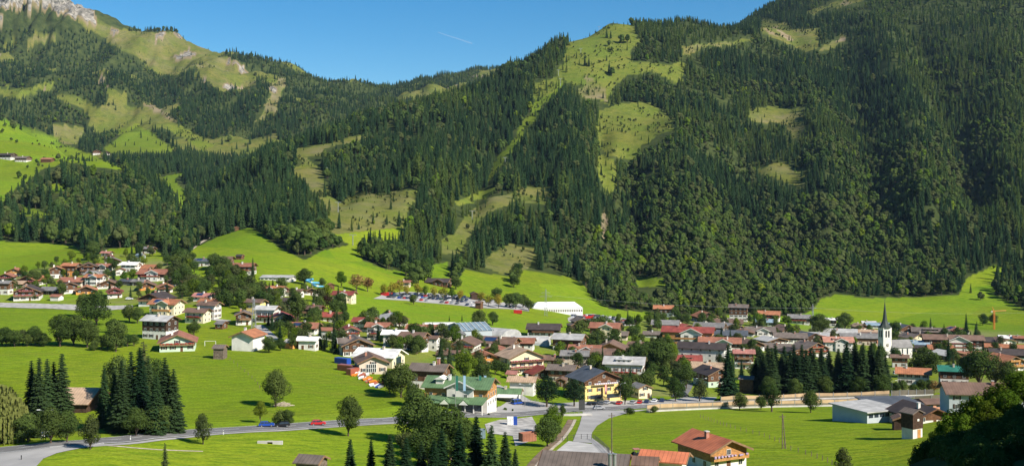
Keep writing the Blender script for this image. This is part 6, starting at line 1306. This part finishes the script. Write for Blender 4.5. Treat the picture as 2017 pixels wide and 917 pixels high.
# garden trees: scattered through the village by area, kept off the houses
ROOFS_AT = [(o.location.x, o.location.y, max(o['_dims'][0], o['_dims'][1])*.62) for o in S.objects if '_dims' in o]
GQ = []
def garden(poly, n, lo, hi, label, group, keys=('mid_leafy','mid_leafy','mid_leafy','mid_dull','mid_bright','mid_spruce')):
    x0, x1 = min(p[0] for p in poly), max(p[0] for p in poly); y0, y1 = min(p[1] for p in poly), max(p[1] for p in poly); k = 0; tries = 0; n = int(n*1.35) if x0 > 450 else n
    while k < n and tries < n*40:
        tries += 1; x, y = random.uniform(x0,x1), random.uniform(y0,y1)
        if not inpoly(np.array([x]), np.array([y]), poly)[0]: continue
        p = pick(x, y)
        if any((p.x-a)**2+(p.y-b_)**2 < (c_*.85+.6)**2 for a, b_, c_ in ROOFS_AT): continue
        key = random.choice(keys); nm = {'mid_spruce':'dark spruce','mid_dull':'dull green tree','mid_bright':'light green tree','shrub':'garden bush'}.get(key,'green leafy tree')
        hpx_ = random.uniform(lo,hi)*(1.15 if key == 'mid_spruce' else .45 if key == 'shrub' else 1); GQ.append((hpx_, key, p, f'{nm} {label}', f'{nm}s {group}')); k += 1
garden([(0,560),(60,530),(200,500),(300,500),(380,560),(380,600),(300,590),(0,592)], 73, 14, 26, 'between the chalets of the upper left village', 'of the upper left village')
garden([(330,510),(400,520),(470,540),(500,570),(520,600),(470,625),(440,600),(360,590),(340,550)], 70, 22, 38, 'in the wooded strip right of the left village', 'in the strip right of the left village', ('mid_leafy','mid_leafy','mid_dull','mid_bright','mid_leafy'))
garden([(480,570),(680,580),(700,640),(660,690),(560,690),(520,640)], 60, 20, 36, 'in the gardens left of the village centre', 'in the gardens left of centre')
garden([(700,625),(860,650),(1000,690),(1050,740),(960,745),(880,700),(760,700)], 54, 20, 36, 'between the houses of the village centre', 'of the village centre')
garden([(1050,680),(1150,650),(1300,660),(1350,720),(1340,755),(1270,765),(1100,740)], 57, 20, 38, 'between the houses around the anthracite roof', 'around the anthracite roof')
garden([(1200,630),(1480,640),(1500,720),(1380,720),(1300,680)], 41, 16, 28, 'between the red roofed hotel and its neighbours', 'near the red roofed hotel')
garden([(1480,640),(2010,660),(2010,740),(1800,745),(1700,690),(1500,690)], 73, 14, 30, 'among the houses around the church', 'around the church')
garden([(1240,640),(1300,620),(1500,625),(1560,640),(1400,650)], 25, 16, 26, 'at the rear edge of the right village', 'at the rear edge of the village')
garden([(1240,700),(1340,700),(1360,775),(1240,775)], 14, 26, 44, 'in the gardens behind the cream pavilion', 'behind the cream pavilion')
garden([(1400,720),(1500,735),(1500,775),(1400,775)], 6, 24, 36, 'around the tallest village spruce', 'around the tallest spruce')
garden([(930,800),(1010,800),(1010,815),(940,818)], 6, 10, 14, 'beside the forecourt of the green inn', 'by the forecourt', ('shrub',))
GQ.sort(key=lambda q: -q[0]); small = []; cnt_ = 0
for q in GQ:
    if 'leafy' in q[1] or 'dull' in q[1] or 'bright' in q[1]:
        cnt_ += 1
        if cnt_ > 150: small.append(q); continue
    tree(q[1], q[2], q[0]*q[2].y/FX, q[3], q[4], random.uniform(1,1.3))
stuff_forest('garden_trees', 'smaller leafy garden trees and bushes among the village houses', None, ['mid_leafy','mid_dull','mid_bright'], np.array([tuple(q[2]) for q in small]), [q[0]*q[2].y/FX for q in small], [q[1] for q in small], 'garden trees')
# clumps of trees on the slopes of the smooth meadow
def clump(spots, key, label, group):
    for px, b_, h_ in spots: tree_px(key if random.random() < .7 else 'mid_leafy', px, b_, h_, label, group, 1.25, 500)
clump([(545,470,34),(558,474,36),(572,482,44),(586,492,46),(600,502,54),(612,500,50),(624,490,44),(640,486,40),(655,486,30),(668,487,24),(560,462,30),(590,474,44),(610,480,48),(632,472,44),(645,466,40)], 'far_leafy', 'leafy tree in the wedge shaped clump on the smooth meadow', 'wedge shaped clump on the meadow')
clump([(712,506,26),(722,510,30),(735,514,36),(748,517,42),(760,520,42),(772,522,46),(784,524,44),(796,524,38),(742,500,34),(765,506,36),(785,508,36)], 'far_leafy', 'leafy tree in the long clump on the upper meadow', 'long clump on the upper meadow')
clump([(812,562,30),(824,558,38),(836,552,40),(842,540,36),(818,548,40),(800,545,34)], 'far_leafy', 'leafy tree in the strip running down to the car park', 'tree strip above the car park')
clump([(893,560,30),(900,548,34),(906,536,34),(898,570,26)], 'far_leafy', 'leafy tree in the narrow strip right of the dark barn', 'narrow tree strip by the barn')
clump([(1012,566,26),(1016,554,30),(1020,544,28),(1008,556,22)], 'far_leafy', 'leafy tree in the lone strip above the tent', 'lone tree strip above the tent')
for px, b_, h_, k_ in ((735,440,22,'far_spruce'),(762,442,20,'far_spruce'),(786,446,32,'far_spruce'),(668,450,34,'far_spruce'),(770,412,22,'far_spruce'),(715,378,18,'far_spruce'),(1195,75,18,'far_spruce'),(1203,76,16,'far_spruce'),(1224,86,20,'far_leafy'),(1236,86,20,'far_leafy'),(1200,92,14,'far_leafy'),(1205,103,12,'far_leafy'),(1195,120,12,'far_spruce'),(1152,130,18,'far_spruce'),(1160,131,18,'far_spruce'),(1200,145,22,'far_spruce'),(1205,150,20,'far_leafy')):
    tree_px(k_, px, b_, h_, 'single tree on the open alpine pasture', 'single trees on the open pastures', 1.1, 900)
for px, b_, h_ in ((10,250,10),(28,257,14),(5,262,10),(22,278,8),(33,282,8),(130,300,6),(155,307,7),(72,322,10),(55,332,8)): tree_px('far_leafy', px, b_, h_, 'small round tree on the bright green farm slope', 'trees on the bright farm slope', 1.2, 900)
# ---------------------------------------------------------------- shaded bank at the right with bushes; tall trees outside the frame that shade it
random.seed(11)
for i, (px, b_, h_) in enumerate(((1862,892,70),(1878,880,88),(1905,868,90),(1930,858,92),(1955,850,88),(1980,846,88),(2005,840,86),(2030,836,86),(1846,900,42),(1868,905,58),(1900,890,60),(1945,880,60),(1985,868,60))):
    p = Vector(((px-CX)/FX*(138-i*.6), 138-i*.6, 0)); p.z = zat(p.x,p.y); H = max(3.0, h_*p.y/FX*.9); tree('bright', p, H*1.2, 'sunlit yellow green bush tree on the near right bank', 'bush trees on the near right bank', 1.25)
for i in range(40):
    y = 34+(i%14)*5.0+random.uniform(-2,2); x = max(58, .56*y+16)+(i//14)*9+random.uniform(-2,5); z = zat(x,y); tree('spruce', (x,y,z), random.uniform(22,28), 'tall spruce beyond the right edge shading the bank', 'spruces beyond the right edge', 1.3)
UP = []
for k in range(170):
    y = random.uniform(62,124); q = random.uniform(1800+max(0,(100-y))*3,2030); x = (q-CX)/FX*y; UP.append((x,y,zat(x,y)-.2))
for k in range(900):
    y = random.uniform(35,230); x = y*random.uniform(.49,1.05); UP.append((x,y,zat(x,y)-.2))
stuff_forest('bank_undergrowth', 'dark shaded undergrowth covering the near right bank', None, ['shrub'], np.array(UP), [random.uniform(.7,1.8) for _ in UP], ['shrub']*len(UP), 'undergrowth')
for o in S.objects:
    if '_dims' in o: del o['_dims']
